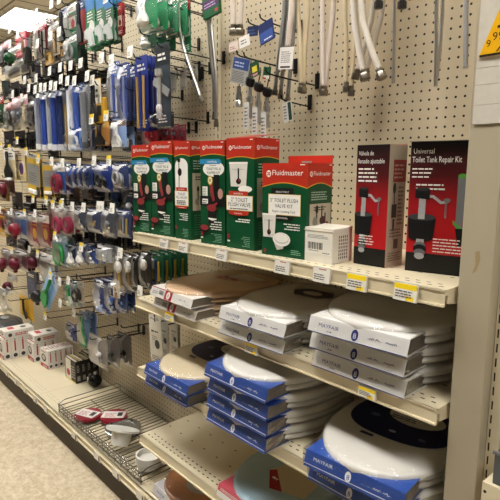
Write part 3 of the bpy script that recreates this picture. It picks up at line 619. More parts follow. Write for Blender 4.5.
# ------------------------------------------------------------------ hanging packs: top hole at the origin, front faces -y
def pack_parts(w, h, card, head, shape, pc, pc2, isfilm, seed, t, hf):
    rnd = random.Random(seed)
    if card:
        mb = MB(); c = min(.006, w*.1); pts = [(-w/2+c, -h), (w/2-c, -h), (w/2, -h+c), (w/2, .008), (w/2-c, .012), (-w/2+c, .012), (-w/2, .008), (-w/2, -h+c)]
        mb.prism(pts, -.0008, .0008, C(card, .35)); f = Face(mb, (-w/2, -.0008, -h), (1, 0, 0), (0, 0, 1)); H = h+.010
        if head: f.rect(.002, H*(1-hf), w-.002, H-.002, C(head, .35)); f.lines(w*.15, H*(1-hf*.75), w*.85, H*(1-hf*.3), 2, CW if sum(int(head[i:i+2], 16) for i in (0, 2, 4)) < 480 else C('3a3632'), .5)
        f.lines(w*.12, H*.05, w*.88, H*(.16), 3, CW if sum(int(card[i:i+2], 16) for i in (0, 2, 4)) < 420 else C('4a463f'), .4)
        f.disc(w/2, h+.0, .0035, .0035, C('1a1815', .7), 10)
        mb.build('backing_card', t)
    elif head:
        mb = MB(); mb.box((-w/2, -.0012, -h*hf), (w/2, .0012, .012), C(head, .35)); f = Face(mb, (-w/2, -.0012, -h*hf), (1, 0, 0), (0, 0, 1)); f.lines(w*.15, h*hf*.2, w*.85, h*hf*.8, 3, CW if sum(int(head[i:i+2], 16) for i in (0, 2, 4)) < 480 else C('3a3632'), .5); mb.build('header_card', t)
    P = C(pc, .35) if pc else None; P2 = C(pc2, .35) if pc2 else P; y = -.004; zc = -h*(hf+(1-hf)*.5); zr = h*(1-hf)*.5
    if shape == 'rod':
        mb = MB(); r = min(w*.36, .016); mb.tube([(0, y-r, -h*.1), (0, y-r, -h*.97)], r, P, 10); mb.build('tube', t)
        mb = MB(); mb.tube([(0, y-r, -h*.90), (0, y-r, -h)], r*1.12, P2, 10); mb.build('end_cap', t)
    elif shape == 'rods':
        for k in (-1, 0, 1):
            mb = MB(); mb.tube([(k*w*.26, y-.005, -h*(.18+.06*abs(k))), (k*w*.24, y-.005, -h*.97)], .005, P if k else P2, 8); mb.build('rod', t)
    elif shape == 'disc':
        R = min(w*.5, zr*.95); mb = MB(); mb.lathe([(R*.55, 0), (R*.9, 0), (R, .004), (R, .026), (R*.9, .03), (R*.55, .03), (R*.5, .015)], P, 24, Matrix.Translation((0, y, zc)) @ Matrix.Rotation(math.pi/2, 4, 'X')); mb.build('tape_roll', t)
        mb = MB(); mb.lathe([(R*.5, 0), (R*.5, .024)], P2, 16, Matrix.Translation((0, y, zc)) @ Matrix.Rotation(math.pi/2, 4, 'X')); mb.build('core', t)
    elif shape == 'ring':
        R = min(w*.42, zr*.8); mb = MB(); mb.ring((0, y-.01, zc), R, R*.24, P, 'y'); mb.build('ring', t)
        mb = MB(); mb.box((-w*.2, y-.02, zc-R*1.15), (w*.2, y-.0, zc-R*.8), P2, .003); mb.build('clamp', t)
    elif shape == 'ball':
        R = min(w*.5, zr*.9, .04); mb = MB(); mb.ell((0, y-R, zc), (R, R, R*1.05), P, 16); mb.build('bulb', t)
        mb = MB(); mb.lathe([(R*.3, 0), (R*.34, R*.5), (R*.22, R*.6)], P2, 12, Matrix.Translation((0, y-R, zc-R*1.4))); mb.build('neck', t)
    elif shape == 'block':
        mb = MB(); mb.box((-w*.4, y-.024, zc-zr*.9), (w*.4, y, zc+zr*.8), P, .005); mb.build('casing', t)
        mb = MB(); mb.box((-w*.26, y-.029, zc-zr*.6), (w*.26, y-.0245, zc+zr*.2), P2, .002); mb.build('front_plate', t)
    elif shape == 'tool':
        mb = MB(); mb.tube([(0, y-.012, -h*.06), (0, y-.012, -h*.12), (.0, y-.012, -h*.4), (0, y-.012, -h*.55)], [.007, .011, .009, .012], P, 10); mb.build('handle', t)
        mb = MB(); mb.prism([(-w*.12, -h*.53), (w*.12, -h*.53), (w*.34, -h*.78), (w*.3, -h*.98), (-w*.25, -h*.98), (-w*.3, -h*.75)], y-.016, y-.006, P2); mb.build('head', t)
    elif shape == 'valve':
        mb = MB(); mb.lathe([(.004, 0), (.014, 0), (.014, -h*.08), (.008, -h*.1), (.008, -h*.55), (.012, -h*.56), (.012, -h*.62), (.003, -h*.62)], P, 14, Matrix.Translation((0, y-.015, -h*.28))); mb.build('valve_stem', t)
        mb = MB(); mb.ell((0, y-.016, -h*.78), (.012, .012, .02), P2); mb.build('valve_tip', t)
        mb = MB(); mb.X = Matrix.Translation((0, y-.006, -h*.5)) @ Matrix.Rotation(.5, 4, 'Y'); mb.box((-w*.6, -.001, -.014), (w*.6, .001, .014), C('8f9493')); mb.build('banner', t)
    elif shape == 'oval':
        mb = MB(); mb.ell((0, y-.012, -h*.30), (w*.30, .012, h*.17), P, 16); mb.build('knob', t)
        mb = MB(); mb.tube([(0, y-.008, -h*.45), (0, y-.008, -h*.78), (w*.12, y-.008, -h*.9)], .006, P2, 8); mb.build('shank', t)
    elif shape == 'bits':
        n = 5
        for k in range(n):
            mb = MB(); cx = rnd.uniform(-.28, .28)*w; cz = zc+zr*rnd.uniform(-.8, .7); r = min(w*.22, zr*.3)
            if k % 2: mb.ell((cx, y-r*.8-.002, cz), (r, r*.8, r*rnd.uniform(.7, 1.2)), P if k % 4 == 1 else P2, 12)
            else:
                a = rnd.uniform(-.6, .6); mb.X = Matrix.Translation((cx, y-r*.7, cz)) @ Matrix.Rotation(a, 4, 'Y'); mb.lathe([(r*.35, -r*1.2), (r*.6, -r*1.1), (r*.6, -r*.3), (r*.4, -r*.2), (r*.4, r*1.1), (r*.2, r*1.2)], P2 if k % 4 == 0 else P, 12)
            mb.build('fitting', t)
    elif shape == 'coil':
        for k in range(4):
            mb = MB(); mb.ring((0, y-.007-.007*k, zc+.004*k), min(w*.42, zr*.75)-.002*k, .0045, P if k % 2 else P2, 'y', 28, 6); mb.build('coil', t)
    elif shape == 'funnel':
        mb = MB(); a = min(w*.34, .034); mb.lathe([(a*.2, zr*.9), (a*.45, zr*.85), (a*.5, zr*.3), (a*.95, -zr*.2), (a, -zr*.55), (a*.7, -zr*.7), (a*.3, -zr*.9)], P, 18, Matrix.Translation((0, y-a*.55, zc)) @ Matrix.Diagonal((1, .55, 1, 1))); mb.build('plastic_body', t)
        mb = MB(); mb.ell((a*.1, y-a*.9, zc-zr*.3), (a*.25, a*.2, zr*.35), P2); mb.build('plastic_arm', t)
    elif shape == 'jaw':
        mb = MB(); mb.tube([(-w*.1, y-.01, -h*.06), (-w*.1, y-.01, -h*.6), (w*.05, y-.01, -h*.78)], [.008, .009, .012], P, 8); mb.build('handle', t)
        mb = MB(); mb.ring((w*.05, y-.01, -h*.86), min(w*.24, .018), .005, P2, 'y', 18, 6); mb.build('jaw', t)
    elif shape == 'draintool':
        mb = MB(); f = Face(mb, (-w/2, -.0011, -h), (1, 0, 0), (0, 0, 1)); f.disc(w*.62, h*.44, w*.27, w*.27, P2); f.rect(w*.1, h*.84, w*.9, h*1.0, C('3f86c9')); f.lines(w*.2, h*.55, w*.8, h*.78, 4, CW, .4); mb.build('printed_panel', t)
        mb = MB(); mb.prism([(-w*.42, -h*.62), (w*.1, -h*.58), (w*.3, -h*.75), (w*.42, -h*.95), (w*.1, -h*.97), (-w*.1, -h*.8), (-w*.4, -h*.78)], -.014, -.002, P); mb.build('tool_head', t)
    elif shape == 'print':
        mb = MB(); f = Face(mb, (-w/2, -.0011, -h), (1, 0, 0), (0, 0, 1)); f.rect(w*.12, h*.3, w*.88, h*.66, P); f.lines(w*.15, h*.68, w*.85, h*.76, 1, P2); f.disc(w*.6, h*.42, w*.2, w*.2, P2); f.lines(w*.2, h*.5, w*.7, h*.62, 3, P2, .3); mb.build('printed_panel', t)
    elif shape == 'stripe':
        mb = MB(); f = Face(mb, (-w/2, -.0011, -h), (1, 0, 0), (0, 0, 1)); f.rect(w*.05, h*.28, w*.95, h*.78, P); f.rect(w*.72, h*.02, w*.98, h*.26, P2); f.lines(w*.15, h*.34, w*.8, h*.6, 5, C('55524c'), .35); mb.build('printed_panel', t)
        mb = MB(); mb.box((-w*.3, -.012, -h*.93), (w*.3, -.002, -h*.83), CW, .002); mb.build('barcode_clip', t)
    if isfilm:
        mb = MB(); nx, nz = 6, 10; d = min(.028, w*.5) if isfilm is True else isfilm; vs = []; fs = []
        for j in range(nz+1):
            for i in range(nx+1):
                u, v = i/nx, j/nz; k = (1-(2*u-1)**4)*(1-(2*v-1)**4)
                vs.append(((u-.5)*w*1.04, -.002-d*k*(.9+.25*rnd.random()), .006-v*(h+.008)))
        for j in range(nz):
            for i in range(nx): q = j*(nx+1)+i; fs.append((q, q+1, q+nx+2, q+nx+1))
        mb.add(vs, fs, FILM, True); mb.build('clear_blister', t)
RANK = ['nearest', 'second', 'third', 'fourth', 'fifth', 'sixth']
def item(s, cat, name, rect, card=None, head=None, shape=None, pc=None, pc2=None, film=False, n=0, y=-.26, tag='w', hf=.25, rot=0, gap=.022, hk=True, L=None):
    x0, y0, x1, y1 = rect
    a = at(x0, (y0+y1)/2, y=y); b = at(x1, (y0+y1)/2, y=y); cx = (a.x+b.x)/2; w = b.x-a.x
    zt = at((x0+x1)/2, y0, y=y).z; zb = at((x0+x1)/2, y1, y=y).z; zt = min(zt, .5); h = zt-zb; cx = off_post(cx)
    seed = int(x0*31+y0*17)
    lab = s if n == 0 else s+', nearest in line'
    zh = zt-.010
    t = thing(cat.replace(' ', '_'), lab, cat, (cx, y, zh), 0, None, (0, rot, 0))
    pack_parts(w*(.94 if w > .03 else 1), h-.012, card, head, shape, pc, pc2, film, seed, t, hf)
    kids_cache(t)
    dep = max([0]+[-v.co.y for c in t.children for v in c.data.vertices])
    gap = max(gap if gap != .022 else 0, dep+.004, .010); n = n+(1 if n and film and y < -.2 and gap < .03 else 0)
    if n:
        t['group'] = s[:60]
        for k in range(1, n+1):
            yy = y+gap*k
            if yy > -.035: break
            dup(t, (cx+random.uniform(-.003, .003), yy, zh-.0005*k), '%s, %s in line' % (s, RANK[k]), None, None, (0, rot*random.uniform(.3, 1), 0))
    if hk:
        LL = L or min(.31, -y+.035); hook(cx, zh-.012*(-y/LL)+.0005, LL, tag, ('hook carrying the ' if len(s.split()) < 12 else 'hook with ')+s)
    return t
def empty_hook(px, py, tag, lab, L=.29):
    p = at(px, py, y=-L-.0185)
    if any(abs(p.x-a) < .03 and abs(p.z-.030-b) < .055 for a, b in HPOS): return
    hook(p.x, p.z-.030, L, tag, lab)
N_ = 'hanging_pack'
ITEMS = [
# --- top row
('pink-headed dark tool pack at the far left of the top row', 'tool pack', N_, (2, 36, 10, 68), '3a3838', 'd0808a', 'block', '1d1c1d', '4a4646', True),
('red valve card with white print, near the ceiling light', 'valve pack', N_, (15, 24, 27, 56), 'c23a4a', 'cf5a66', 'print', 'e3c8c8', '8a5a2c', False, 2),
('green rubber bulb in a clear pack, top left', 'plunger pack', N_, (10, 46, 22, 66), None, 'd8d8d2', 'ball', '0b4522', '1d1d1d', True, 0, -.30),
('clear bag of grey fittings under the green bulb', 'fittings bag', N_, (5, 60, 30, 77), None, 'cfd0cc', 'bits', '77787a', '3a3b3d', True, 0, -.27),
('slim dark grey carton hanging right of the red valve cards', 'carton', N_, (27, 37, 32, 66), '3c3a38', None, 'block', '34322f', '4a4845'),
('red-headed clear pack of black clamps, top row', 'clamp pack', N_, (35, 19, 46, 62), 'a9a49c', 'c04452', 'rods', '1e1c1c', '5a2526', True, 2),
('small gold and black card left of the cream stick pack', 'tool card', N_, (45, 47, 54, 65), 'c08a2e', '1c1a18', 'print', '1c1a18', 'd9b45a'),
('tall red and black stick pack at the light\'s right corner', 'stick pack', N_, (46, 8, 51, 50), '6b2e33', 'd9d4cc', 'rods', '2a2424', '8a3038', False, 1),
('cream and wood stick pack near the blue-handled tool', 'stick pack', N_, (51, 22, 60, 56), 'd8cdb6', '8f8b84', 'rods', '6b5136', 'cbb183', True, 1),
('gold-footed black card below the left blue-handled tool', 'tool card', N_, (60, 40, 66, 62), '1d1a17', 'd8b06a', 'print', 'b98a34', '1d1a17'),
('left dark long tool with blue handle tip, top row', 'hand tool', N_, (60, -8, 68, 43), 'cfcdc6', '21407e', 'tool', '1b1b1f', '141416', False, 1),
('green card with red and white label, between the two long tools', 'tool card', N_, (67, -6, 77, 38), '1f6a44', 'd9d4cc', 'print', 'd5d2ca', 'b1343a', True, 2),
('grey hook pack on green card below the red and white label', 'hook pack', N_, (66, 36, 78, 63), '2d5c44', 'c9cbc6', 'ring', '8b8d8c', '6a6c6a', True, 1, -.27),
('right dark long tool with blue handle tip, top row', 'hand tool', N_, (78, -8, 86, 45), 'b83a3c', '21407e', 'tool', '1c1d2b', '141416', False, 1),
('leftmost tall green drain tool card with white disc, top row', 'tool card', N_, (85.5, -4, 96, 50), '2a8350', '3f86c9', 'draintool', 'c9cdcb', 'e2e2dc', False, 2, -.27, 'y'),
('middle tall green drain tool card with white disc, top row', 'tool card', N_, (96, -4, 105, 45), '1f7144', '3f86c9', 'draintool', 'c2c6c4', 'e2e2dc', False, 2, -.27, 'y'),
('right tall green drain tool card with white disc, top row', 'tool card', N_, (104.5, -4, 114, 43), '1c653d', '3f86c9', 'draintool', 'b9bdbb', 'e2e2dc', False, 2, -.27, 'w'),
('left red card hanging right of the tall green cards', 'tool card', N_, (111, 0, 117, 28), '9c3a3a', 'b03c3c', 'print', 'cbbcae', '7a2a2a', False, 1, -.24, None),
('right red card hanging beside bare pegboard', 'tool card', N_, (116, 3, 123, 36), '8f3434', 'b5403f', 'print', 'd0c4b4', '7a2a2a', False, 1, -.25, 'y'),
('large green pack of white toilet parts, upper centre left', 'repair pack', N_, (138, -6, 158, 31), '178a56', '1d6a47', 'funnel', 'e3e3df', 'cfd0cc', True, 3, -.27, 'w', .2, 0, .045),
('small green pack below the large green toilet parts pack', 'repair pack', N_, (143, 33, 157, 49), '1a7d50', '16623f', 'funnel', 'd7d8d4', 'bfc0bc', True, 2, -.24, None, .2, 0, .045),
('pale pack of white strips left of the chrome tube', 'repair pack', N_, (171, 4, 180, 33), 'cfd2c8', 'dfe0da', 'print', 'e6e6e0', '9aa096', True, 0, -.17, None),
('narrow green card with white label and red top, by chrome tube', 'repair pack', N_, (184, -4, 191, 53), '1c6a40', 'c23434', 'print', 'e2dfd6', '6a6862', False, 0, -.12, None),
# --- long tube row
('leftmost clear stick pack with white tube, long tube row', 'tube pack', N_, (40, 90, 46, 150), 'b9bcc4', None, 'rod', '8f94a4', 'e6e6e2', True, 1),
('blue tube in clear pack, second in the long tube row', 'tube pack', N_, (45, 92, 51, 151), '8f96a8', None, 'rod', '2b479c', 'd9dade', True, 1),
('silver tube pack, third in the long tube row', 'tube pack', N_, (51, 90, 56, 150), '9a9ca2', None, 'rod', '9599a1', 'dfe0dc', True, 1),
('navy tube pack, fourth in the long tube row', 'tube pack', N_, (55, 90, 61, 151), '24305e', '3c4f96', 'rod', '2c4390', 'cfd2da', True, 1),
('grey and navy tube pack, fifth in the long tube row', 'tube pack', N_, (61, 88, 67, 151), '6a6e7c', None, 'rod', '23305e', 'c9cbd0', True, 1),
('gold-striped stick pack in the long tube row', 'tube pack', N_, (66, 89, 71, 147), '4b4f5c', None, 'rods', 'a98f5c', '8a7a58', False, 1),
('bright white and blue tube pack with crumpled top', 'tube pack', N_, (71, 82, 78, 151), '5d74b8', None, 'rod', 'e0e3ea', 'e8e8e4', True, 1),
('dark blue tube pack beside the crumpled white one', 'tube pack', N_, (77, 84, 85, 151), '27386f', '6d7fb2', 'rod', '3f5aa8', 'd3d5da', True, 1),
('grey tube pack just left of the yellow scraper card', 'tube pack', N_, (85, 84, 91, 149), '8a8d92', None, 'rod', '7d8087', '55575c', True, 1),
('white and yellow scraper card with black tool', 'scraper card', N_, (91, 79, 102, 124), 'd7a92e', 'e8e3d4', 'tool', '1b1a19', '2a2826', False, 0, -.29, 'w', .55),
('yellow boxed scraper behind the white and yellow card', 'scraper card', N_, (101, 84, 110, 122), 'a9a49a', '6d6b68', 'block', 'cf9f38', '3a3328', True, 1),
('clear and blue tube pack in the right tube cluster', 'tube pack', N_, (110, 62, 121, 119), '3f5597', '7d8cc0', 'rods', 'c6cad6', '4a62b0', True, 2),
('navy tube pack right of the clear and blue one', 'tube pack', N_, (120, 64, 131, 122), '202c5e', '33468c', 'rods', '46599c', '8a96c2', True, 2),
('deep blue narrow card with gold bolts', 'bolt card', N_, (136, 56, 149, 131), '1d2c78', '28398c', 'rods', 'b08f52', '23347c', False, 2, -.28),
('clear pack of beige tubes beside the deep blue card', 'tube pack', N_, (147, 66, 157, 122), 'b0a89c', None, 'rods', 'cfc5b6', 'bdb3a4', True, 1, -.24, None),
('dark grey card with chrome valve and white lettering', 'valve card', N_, (156, 44, 171, 127), '39424a', '20262b', 'valve', '9c9c98', 'd2cfd0', False, 0, -.29, None, .25),
('leftmost red and green pack, under the top row', 'fittings pack', N_, (-2, 96, 5, 128), '2a5a3a', 'c43a2c', 'bits', '8d8f8e', '245c3a', True),
('red-capped grey pack left of the clear bag', 'fittings pack', N_, (6, 102, 14, 130), '4a4644', 'b03838', 'bits', '6a6866', '8f8d8a', True, 1),
('clear bag of grey traps with pink header', 'fittings bag', N_, (13, 96, 29, 128), None, 'd39aa0', 'bits', '9aa0a6', '55606e', True, 0, -.29),
('dark fittings bag hanging right of the clear trap bag', 'fittings bag', N_, (27, 100, 39, 130), '2c2a2a', '55514e', 'bits', '3d3c3c', '5d5b58', True, 1, -.24),
# --- lower tube row
('white tool on clear card under the blue tubes', 'tool pack', N_, (61, 132, 72, 150), '9fb0cc', None, 'jaw', 'e2e2de', 'd5d6d4', True, 1, -.25, None),
('round clear blister with blue card under the tubes', 'tool pack', N_, (71, 128, 84, 151), '5a82c4', None, 'ring', 'c9cdd2', '9fb4d8', True, 2, -.28, None),
('navy pack of black chain under the tubes', 'tool pack', N_, (84, 128, 96, 151), '27314f', '1c2030', 'coil', '151515', '2a2a2c', True, 2, -.25, None),
('orange and tan card with black angled tool', 'tool card', N_, (95, 122, 110, 146), 'b98245', 'd0a24e', 'tool', '171616', '1d1c1b', False, 1, -.28, 'y'),
('white scoop tool on light blue card', 'tool card', N_, (112, 119, 127, 148), '8ea9d6', '6a4a36', 'tool', 'e6e4df', 'dfe0de', True, 1, -.27, 'y'),
('brown and grey card right of the white scoop', 'tool card', N_, (126, 132, 137, 152), '5a5552', 'a87a44', 'block', '3d4450', '6a7482', True, 1, -.22, None),
('left red rubber bag behind the green boxes', 'fittings bag', N_, (143, 124, 158, 145), 'a51f33', None, 'bits', 'b02238', 'c85a68', True, 2, -.20, None),
('black and grey knob pack above the red rubber bag', 'knob pack', N_, (150, 112, 166, 128), '3a3a3c', None, 'bits', '141414', '55565a', True, 1, -.25, None),
('right red and grey rubber bag near the bare pegboard', 'fittings bag', N_, (160, 124, 172, 144), '8a2334', None, 'bits', '5c6066', 'a8283c', True, 2, -.16, None),
# --- yellow card row
('white card with black pistol-shaped tool, left end of yellow card row', 'tool card', N_, (4, 148, 16, 178), 'd6c59c', 'e4e1da', 'tool', '2a2a2c', '1e1e20', False, 1, -.28, 'y', .4),
('cream and purple card next to the pistol-shaped tool', 'tool card', N_, (15, 150, 26, 181), 'd9c592', 'c9b6a0', 'print', 'e5dcc2', '5d3f74', False, 2, -.26, 'y'),
('tilted yellow and grey hacksaw card', 'blade card', N_, (28, 153, 41, 197), 'cdaa40', 'b9b7b3', 'stripe', '8f8e8c', '2a2622', False, 1, -.29, 'y', .12, .10),
('upright yellow and grey hacksaw card right of the tilted one', 'blade card', N_, (43, 161, 54, 197), 'c9a23a', 'aeaaa5', 'stripe', '8b8a88', '2a2622', False, 2, -.28, 'y', .12),
('large dark red tape roll on blue and white card', 'tape', N_, (54, 163, 66, 194), '2f5ca8', 'dcd4ca', 'disc', '7d2438', '3a1420', True, 1, -.29, 'w', .28),
('leftmost dark blue oval plate blister pack', 'plate pack', N_, (69, 165, 76, 188), '38579a', None, 'oval', '2d4fa2', '1a2a50', True, 1, -.28, 'w'),
('second dark blue plate blister pack', 'plate pack', N_, (75, 165, 82, 188), '324e8c', None, 'oval', '223c80', '1a2a50', True, 1, -.28, None),
('third dark blue plate blister pack', 'plate pack', N_, (81, 165, 87, 188), '2c4680', None, 'oval', '203672', '1a2a50', True, 1, -.28, None),
('fourth dark blue plate blister pack', 'plate pack', N_, (86, 165, 93, 189), '28407a', None, 'oval', '1c3068', '1a2a50', True, 1, -.28, 'w'),
('blue card with black coiled cable', 'cable pack', N_, (97, 163, 113, 192), '20357c', '2b438f', 'coil', '171719', '242427', True, 2, -.28, 'w', .35),
('silver chain pack on dark blue card', 'chain pack', N_, (115, 163, 129, 190), '2b3a68', None, 'coil', 'a9aaac', '7c7e82', True, 2, -.27, 'y'),
('dark blue pack half hidden behind the chain pack', 'chain pack', N_, (124, 172, 134, 205), '22305c', None, 'bits', '3a3f4a', '6d86b4', True, 1, -.18, None),
('dark red bulb on pale card, left yellow row', 'valve pack', N_, (5, 176, 15, 196), '5c2a2e', 'b0a49a', 'ball', '651827', '2a1618', True, 0, -.24, None),
('brown striped card at left edge below yellow row', 'tool card', N_, (-2, 180, 8, 201), '8a6a3a', '5a2a2c', 'print', 'a3483c', '2a2420', False, 1, -.27, None),
('dark red rolled strip behind the tape card', 'tape', N_, (84, 186, 97, 200), '4a3a36', None, 'bits', '7d2636', '93838a', True, 1, -.16, None),
('blue and black strap pack below the coiled cable', 'strap pack', N_, (108, 184, 118, 206), '3260a6', '1c2c5c', 'jaw', '1a1a1e', '22242a', True, 1, -.22, None),
# --- burgundy row
('yellow-striped card at the left picture edge, burgundy row', 'card', N_, (-1, 209, 6, 236), 'c59a34', '6a2a30', 'print', '8a2a38', '3a1a1c', False, 1, -.28, 'w'),
('burgundy valve with grey body, second in burgundy row', 'valve pack', N_, (6, 211, 15, 235), '6d5a58', 'a8a098', 'bits', '7c1f34', '9a9a9a', True, 1, -.27, 'w'),
('red ball valve on blue card', 'valve pack', N_, (16, 213, 28, 238), '34588f', 'a9a6a4', 'ball', '7a1a2c', '6a1a2a', True, 1, -.27, 'w'),
('left burgundy and yellow tape card', 'tape card', N_, (29, 214, 39, 246), '7a2434', 'd3cabc', 'print', '8f2a3c', 'c9a23c', True, 1, -.28, 'y'),
('right burgundy and yellow tape card', 'tape card', N_, (40, 215, 51, 247), '782232', 'cfc5b6', 'print', '8a2638', 'b98f3a', True, 1, -.28, 'w'),
('cream card with red curved hose', 'hose card', N_, (50, 203, 60, 229), 'd3c6a8', 'b9a890', 'ring', 'a83a3c', 'd9b458', True, 1, -.24, None),
('left large pink-red tape roll on pale card', 'tape', N_, (55, 206, 67, 234), 'c9bfb2', 'd9d4cc', 'disc', '93324a', '5a1a2c', True, 1, -.29, 'y', .3),
('right large pink-red tape roll, partly behind the left one', 'tape', N_, (67, 206, 75, 234), 'c2b8ac', 'd2ccc4', 'disc', '8a2c44', '5a1a2c', True, 1, -.28, 'y', .3),
('clear bag of brass bits, first right of the tape rolls', 'fittings bag', N_, (77, 208, 88, 231), '3c4252', None, 'bits', 'a9a192', '7d7a76', True, 1, -.28, 'w'),
('clear bag of brass bits and blue card, second from tape rolls', 'fittings bag', N_, (89, 209, 103, 233), '33405f', None, 'bits', 'b39a60', '5f6672', True, 2, -.27, 'w'),
('clear bag of silver and brass fittings, third from tape rolls', 'fittings bag', N_, (104, 208, 117, 237), '4a4f5c', None, 'bits', 'b5a58a', '8b8e92', True, 1, -.29, 'w'),
('clear bag of tall brass fittings beside the green boxes', 'fittings bag', N_, (118, 210, 132, 237), '2c3a66', None, 'rods', 'bfa565', '9a9da4', True, 2, -.26, 'w'),
('silver and blue key pack left of the first green box', 'key pack', N_, (126, 188, 136, 232), '31406a', '22305c', 'bits', 'b4b8be', '6f7a92', True, 1, -.22, None),
# --- ball row
('leftmost burgundy rubber ball pack', 'float pack', N_, (3, 250, 14, 270), '5e3036', '8d8580', 'ball', '5f1526', '3a1018', True, 1, -.27, 'y'),
('second burgundy rubber ball pack from left', 'float pack', N_, (16, 251, 28, 270), '55303a', '8d8580', 'ball', '631527', '3a1018', True, 1, -.27, 'y'),
('third burgundy rubber ball pack from left', 'float pack', N_, (34, 250, 45, 268), '503038', '7d7874', 'ball', '571628', '3a1018', True, 1, -.20, 'w'),
('single dark red ball on the half-empty lower hook', 'float pack', N_, (9, 275, 18, 292), None, 'a59d94', 'ball', '541322', '3a1018', True, 0, -.12, None),
('green coiled strap on grey-blue card', 'strap card', N_, (54, 237, 68, 266), '7d94a6', '9fb4c0', 'ring', '0f7f3a', '0c5f2c', True, 1, -.30, 'y', .15),
('first white funnel pack right of the green strap', 'flapper pack', N_, (69, 245, 80, 265), '2e3a66', None, 'funnel', 'e2e1dc', 'cfcfca', True, 1, -.27, None),
('second white funnel pack right of the green strap', 'flapper pack', N_, (79, 243, 89, 264), '3a4464', None, 'funnel', 'dedcd6', 'c9c9c4', True, 2, -.27, None),
('white and blue fitting pack under the yellow tag', 'fittings pack', N_, (88, 248, 98, 264), '33529a', None, 'bits', 'dcdcd6', 'b9bbbc', True, 1, -.25, 'y'),
('clear pack of white clips, right end of the ball row', 'fittings pack', N_, (98, 246, 112, 262), 'a8aaac', None, 'bits', 'dcdcd8', 'c2c4c6', True, 1, -.27, None),
('bulging bag with white tags and clear fittings', 'fittings bag', N_, (42, 255, 58, 283), None, 'e1ded6', 'bits', 'd9d9d6', 'b4b6b8', True, 1, -.27, 'y'),
('tilted light blue card with green hose end', 'hose card', N_, (50, 277, 60, 318), '86b0e4', 'b9d0ec', 'tool', '137f3c', '128a42', False, 0, -.31, 'y', .2, .75),
('dark rubber sphere pack left of the tilted blue card', 'float pack', N_, (39, 282, 49, 302), None, '4a4846', 'ball', '242424', '3a3a3a', True, 0, -.22, None),
('dark navy card behind the dark rubber sphere', 'card', N_, (27, 272, 38, 300), '26345e', '1d2744', 'print', '2d3d70', '4a5a8c', False, 1, -.18, None),
('pale green and white hose pack above the empty hooks', 'hose pack', N_, (66, 282, 76, 306), '9db3c4', 'd0d6d8', 'tool', '1d8a44', 'cfd8c4', True, 1, -.26, 'w'),
('grey tape roll pack beside the pale green hose pack', 'tape', N_, (74, 281, 85, 302), 'c9b8a0', 'dad4ca', 'disc', '33312f', '77726a', True, 0, -.24, 'w'),
('large navy card with white plumbing parts', 'repair pack', N_, (95, 280, 109, 313), '253468', '1d2a54', 'bits', 'dedfe2', '8fa2cc', True, 2, -.28, None, .3),
('second navy card right of the large one', 'repair pack', N_, (107, 280, 118, 312), '24366f', '1b284f', 'bits', '3a5a9c', 'a9b6d2', True, 2, -.26, None, .35),
('third navy card tucked below the white-knob packs', 'repair pack', N_, (117, 289, 128, 312), '25417c', '1b284f', 'bits', '39589a', '8fa6cc', True, 1, -.24, None, .35),
('left white-knob flush lever pack on dark card', 'lever pack', N_, (116, 254, 127, 291), '5d544e', None, 'oval', 'e6e5e1', 'b28f4a', True, 1, -.29, None),
('middle white-knob flush lever pack on dark card', 'lever pack', N_, (126, 254, 136, 290), '574e48', None, 'oval', 'dfded9', '8a6f45', True, 1, -.28, 'w'),
('right white-knob flush lever pack by the green cards', 'lever pack', N_, (142, 252, 152, 288), '2e2b29', None, 'oval', 'd5d4cf', '2a2624', True, 1, -.27, None),
('dark lever pack between the white-knob packs', 'lever pack', N_, (135, 253, 143, 290), '2a2726', None, 'tool', '1a1918', '232120', True, 1, -.27, None),
('brass bolt pack under the left white-knob lever', 'bolt pack', N_, (113, 281, 120, 298), 'cfc6b8', None, 'bits', 'a47c3c', '8a6a38', True, 0, -.31, None),
('green card with blue foot and brass pin behind tan seats', 'bolt card', N_, (151, 252, 164, 281), '1f5c3a', '24694a', 'rods', 'c2a03e', '2a4f8c', False, 3, -.24, None, .15, 0, .04),
('yellow sticker card hanging above the white cartons', 'card', N_, (20, 298, 34, 318), 'e0ac1e', None, 'jaw', '2a261c', '3a3424', False, 0, -.14, None),
('small navy card low over the cartons', 'card', N_, (68, 324, 77, 341), '2c3c78', '3a4c8c', 'bits', 'c3c8d2', '4a5a90', True, 0, -.12, None),
('light blue and green card low on the hooks', 'hose card', N_, (80, 313, 90, 346), '5f7fae', '3f62a0', 'tool', '2a8a4a', '1f7f40', True, 1, -.20, 'w'),
('plain light blue card behind the green low card', 'hose card', N_, (90, 314, 98, 343), '7d9ac4', '5f82b4', 'print', '93acd0', '5a78a8', True, 0, -.10, None),
('left clear trap bag with white and grey parts above the black ball', 'trap bag', N_, (90, 337, 108, 366), '7f7772', None, 'bits', 'd2d2d0', '9a9896', True, 0, -.24, None),
('middle clear trap bag with dark grey parts', 'trap bag', N_, (108, 337, 120, 366), '776e68', None, 'bits', '4a4846', 'b5b3b0', True, 0, -.18, None),
('right clear trap bag with black pipe', 'trap bag', N_, (118, 334, 132, 364), '6b625c', None, 'bits', '1f1d1c', '8f8d8a', True, 0, -.12, None),
('white pipe pack low at the left edge', 'pipe pack', N_, (-2, 288, 6, 310), None, 'dcdcd8', 'bits', 'dededa', 'c9c9c6', True, 1, -.22, None),
('left white instruction card with black dot under tan seats', 'instruction card', N_, (149, 316, 162, 362), 'd6d2c6', 'dcd8cc', 'print', 'cfcabd', '2a2a2a', False, 0, -.31, None, .12, -.06),
('middle white instruction card with black dot under tan seats', 'instruction card', N_, (163, 320, 172, 356), 'c9c5b8', 'd2cec2', 'print', 'c4bfb2', '2a2a2a', False, 0, -.27, None, .12, -.03),
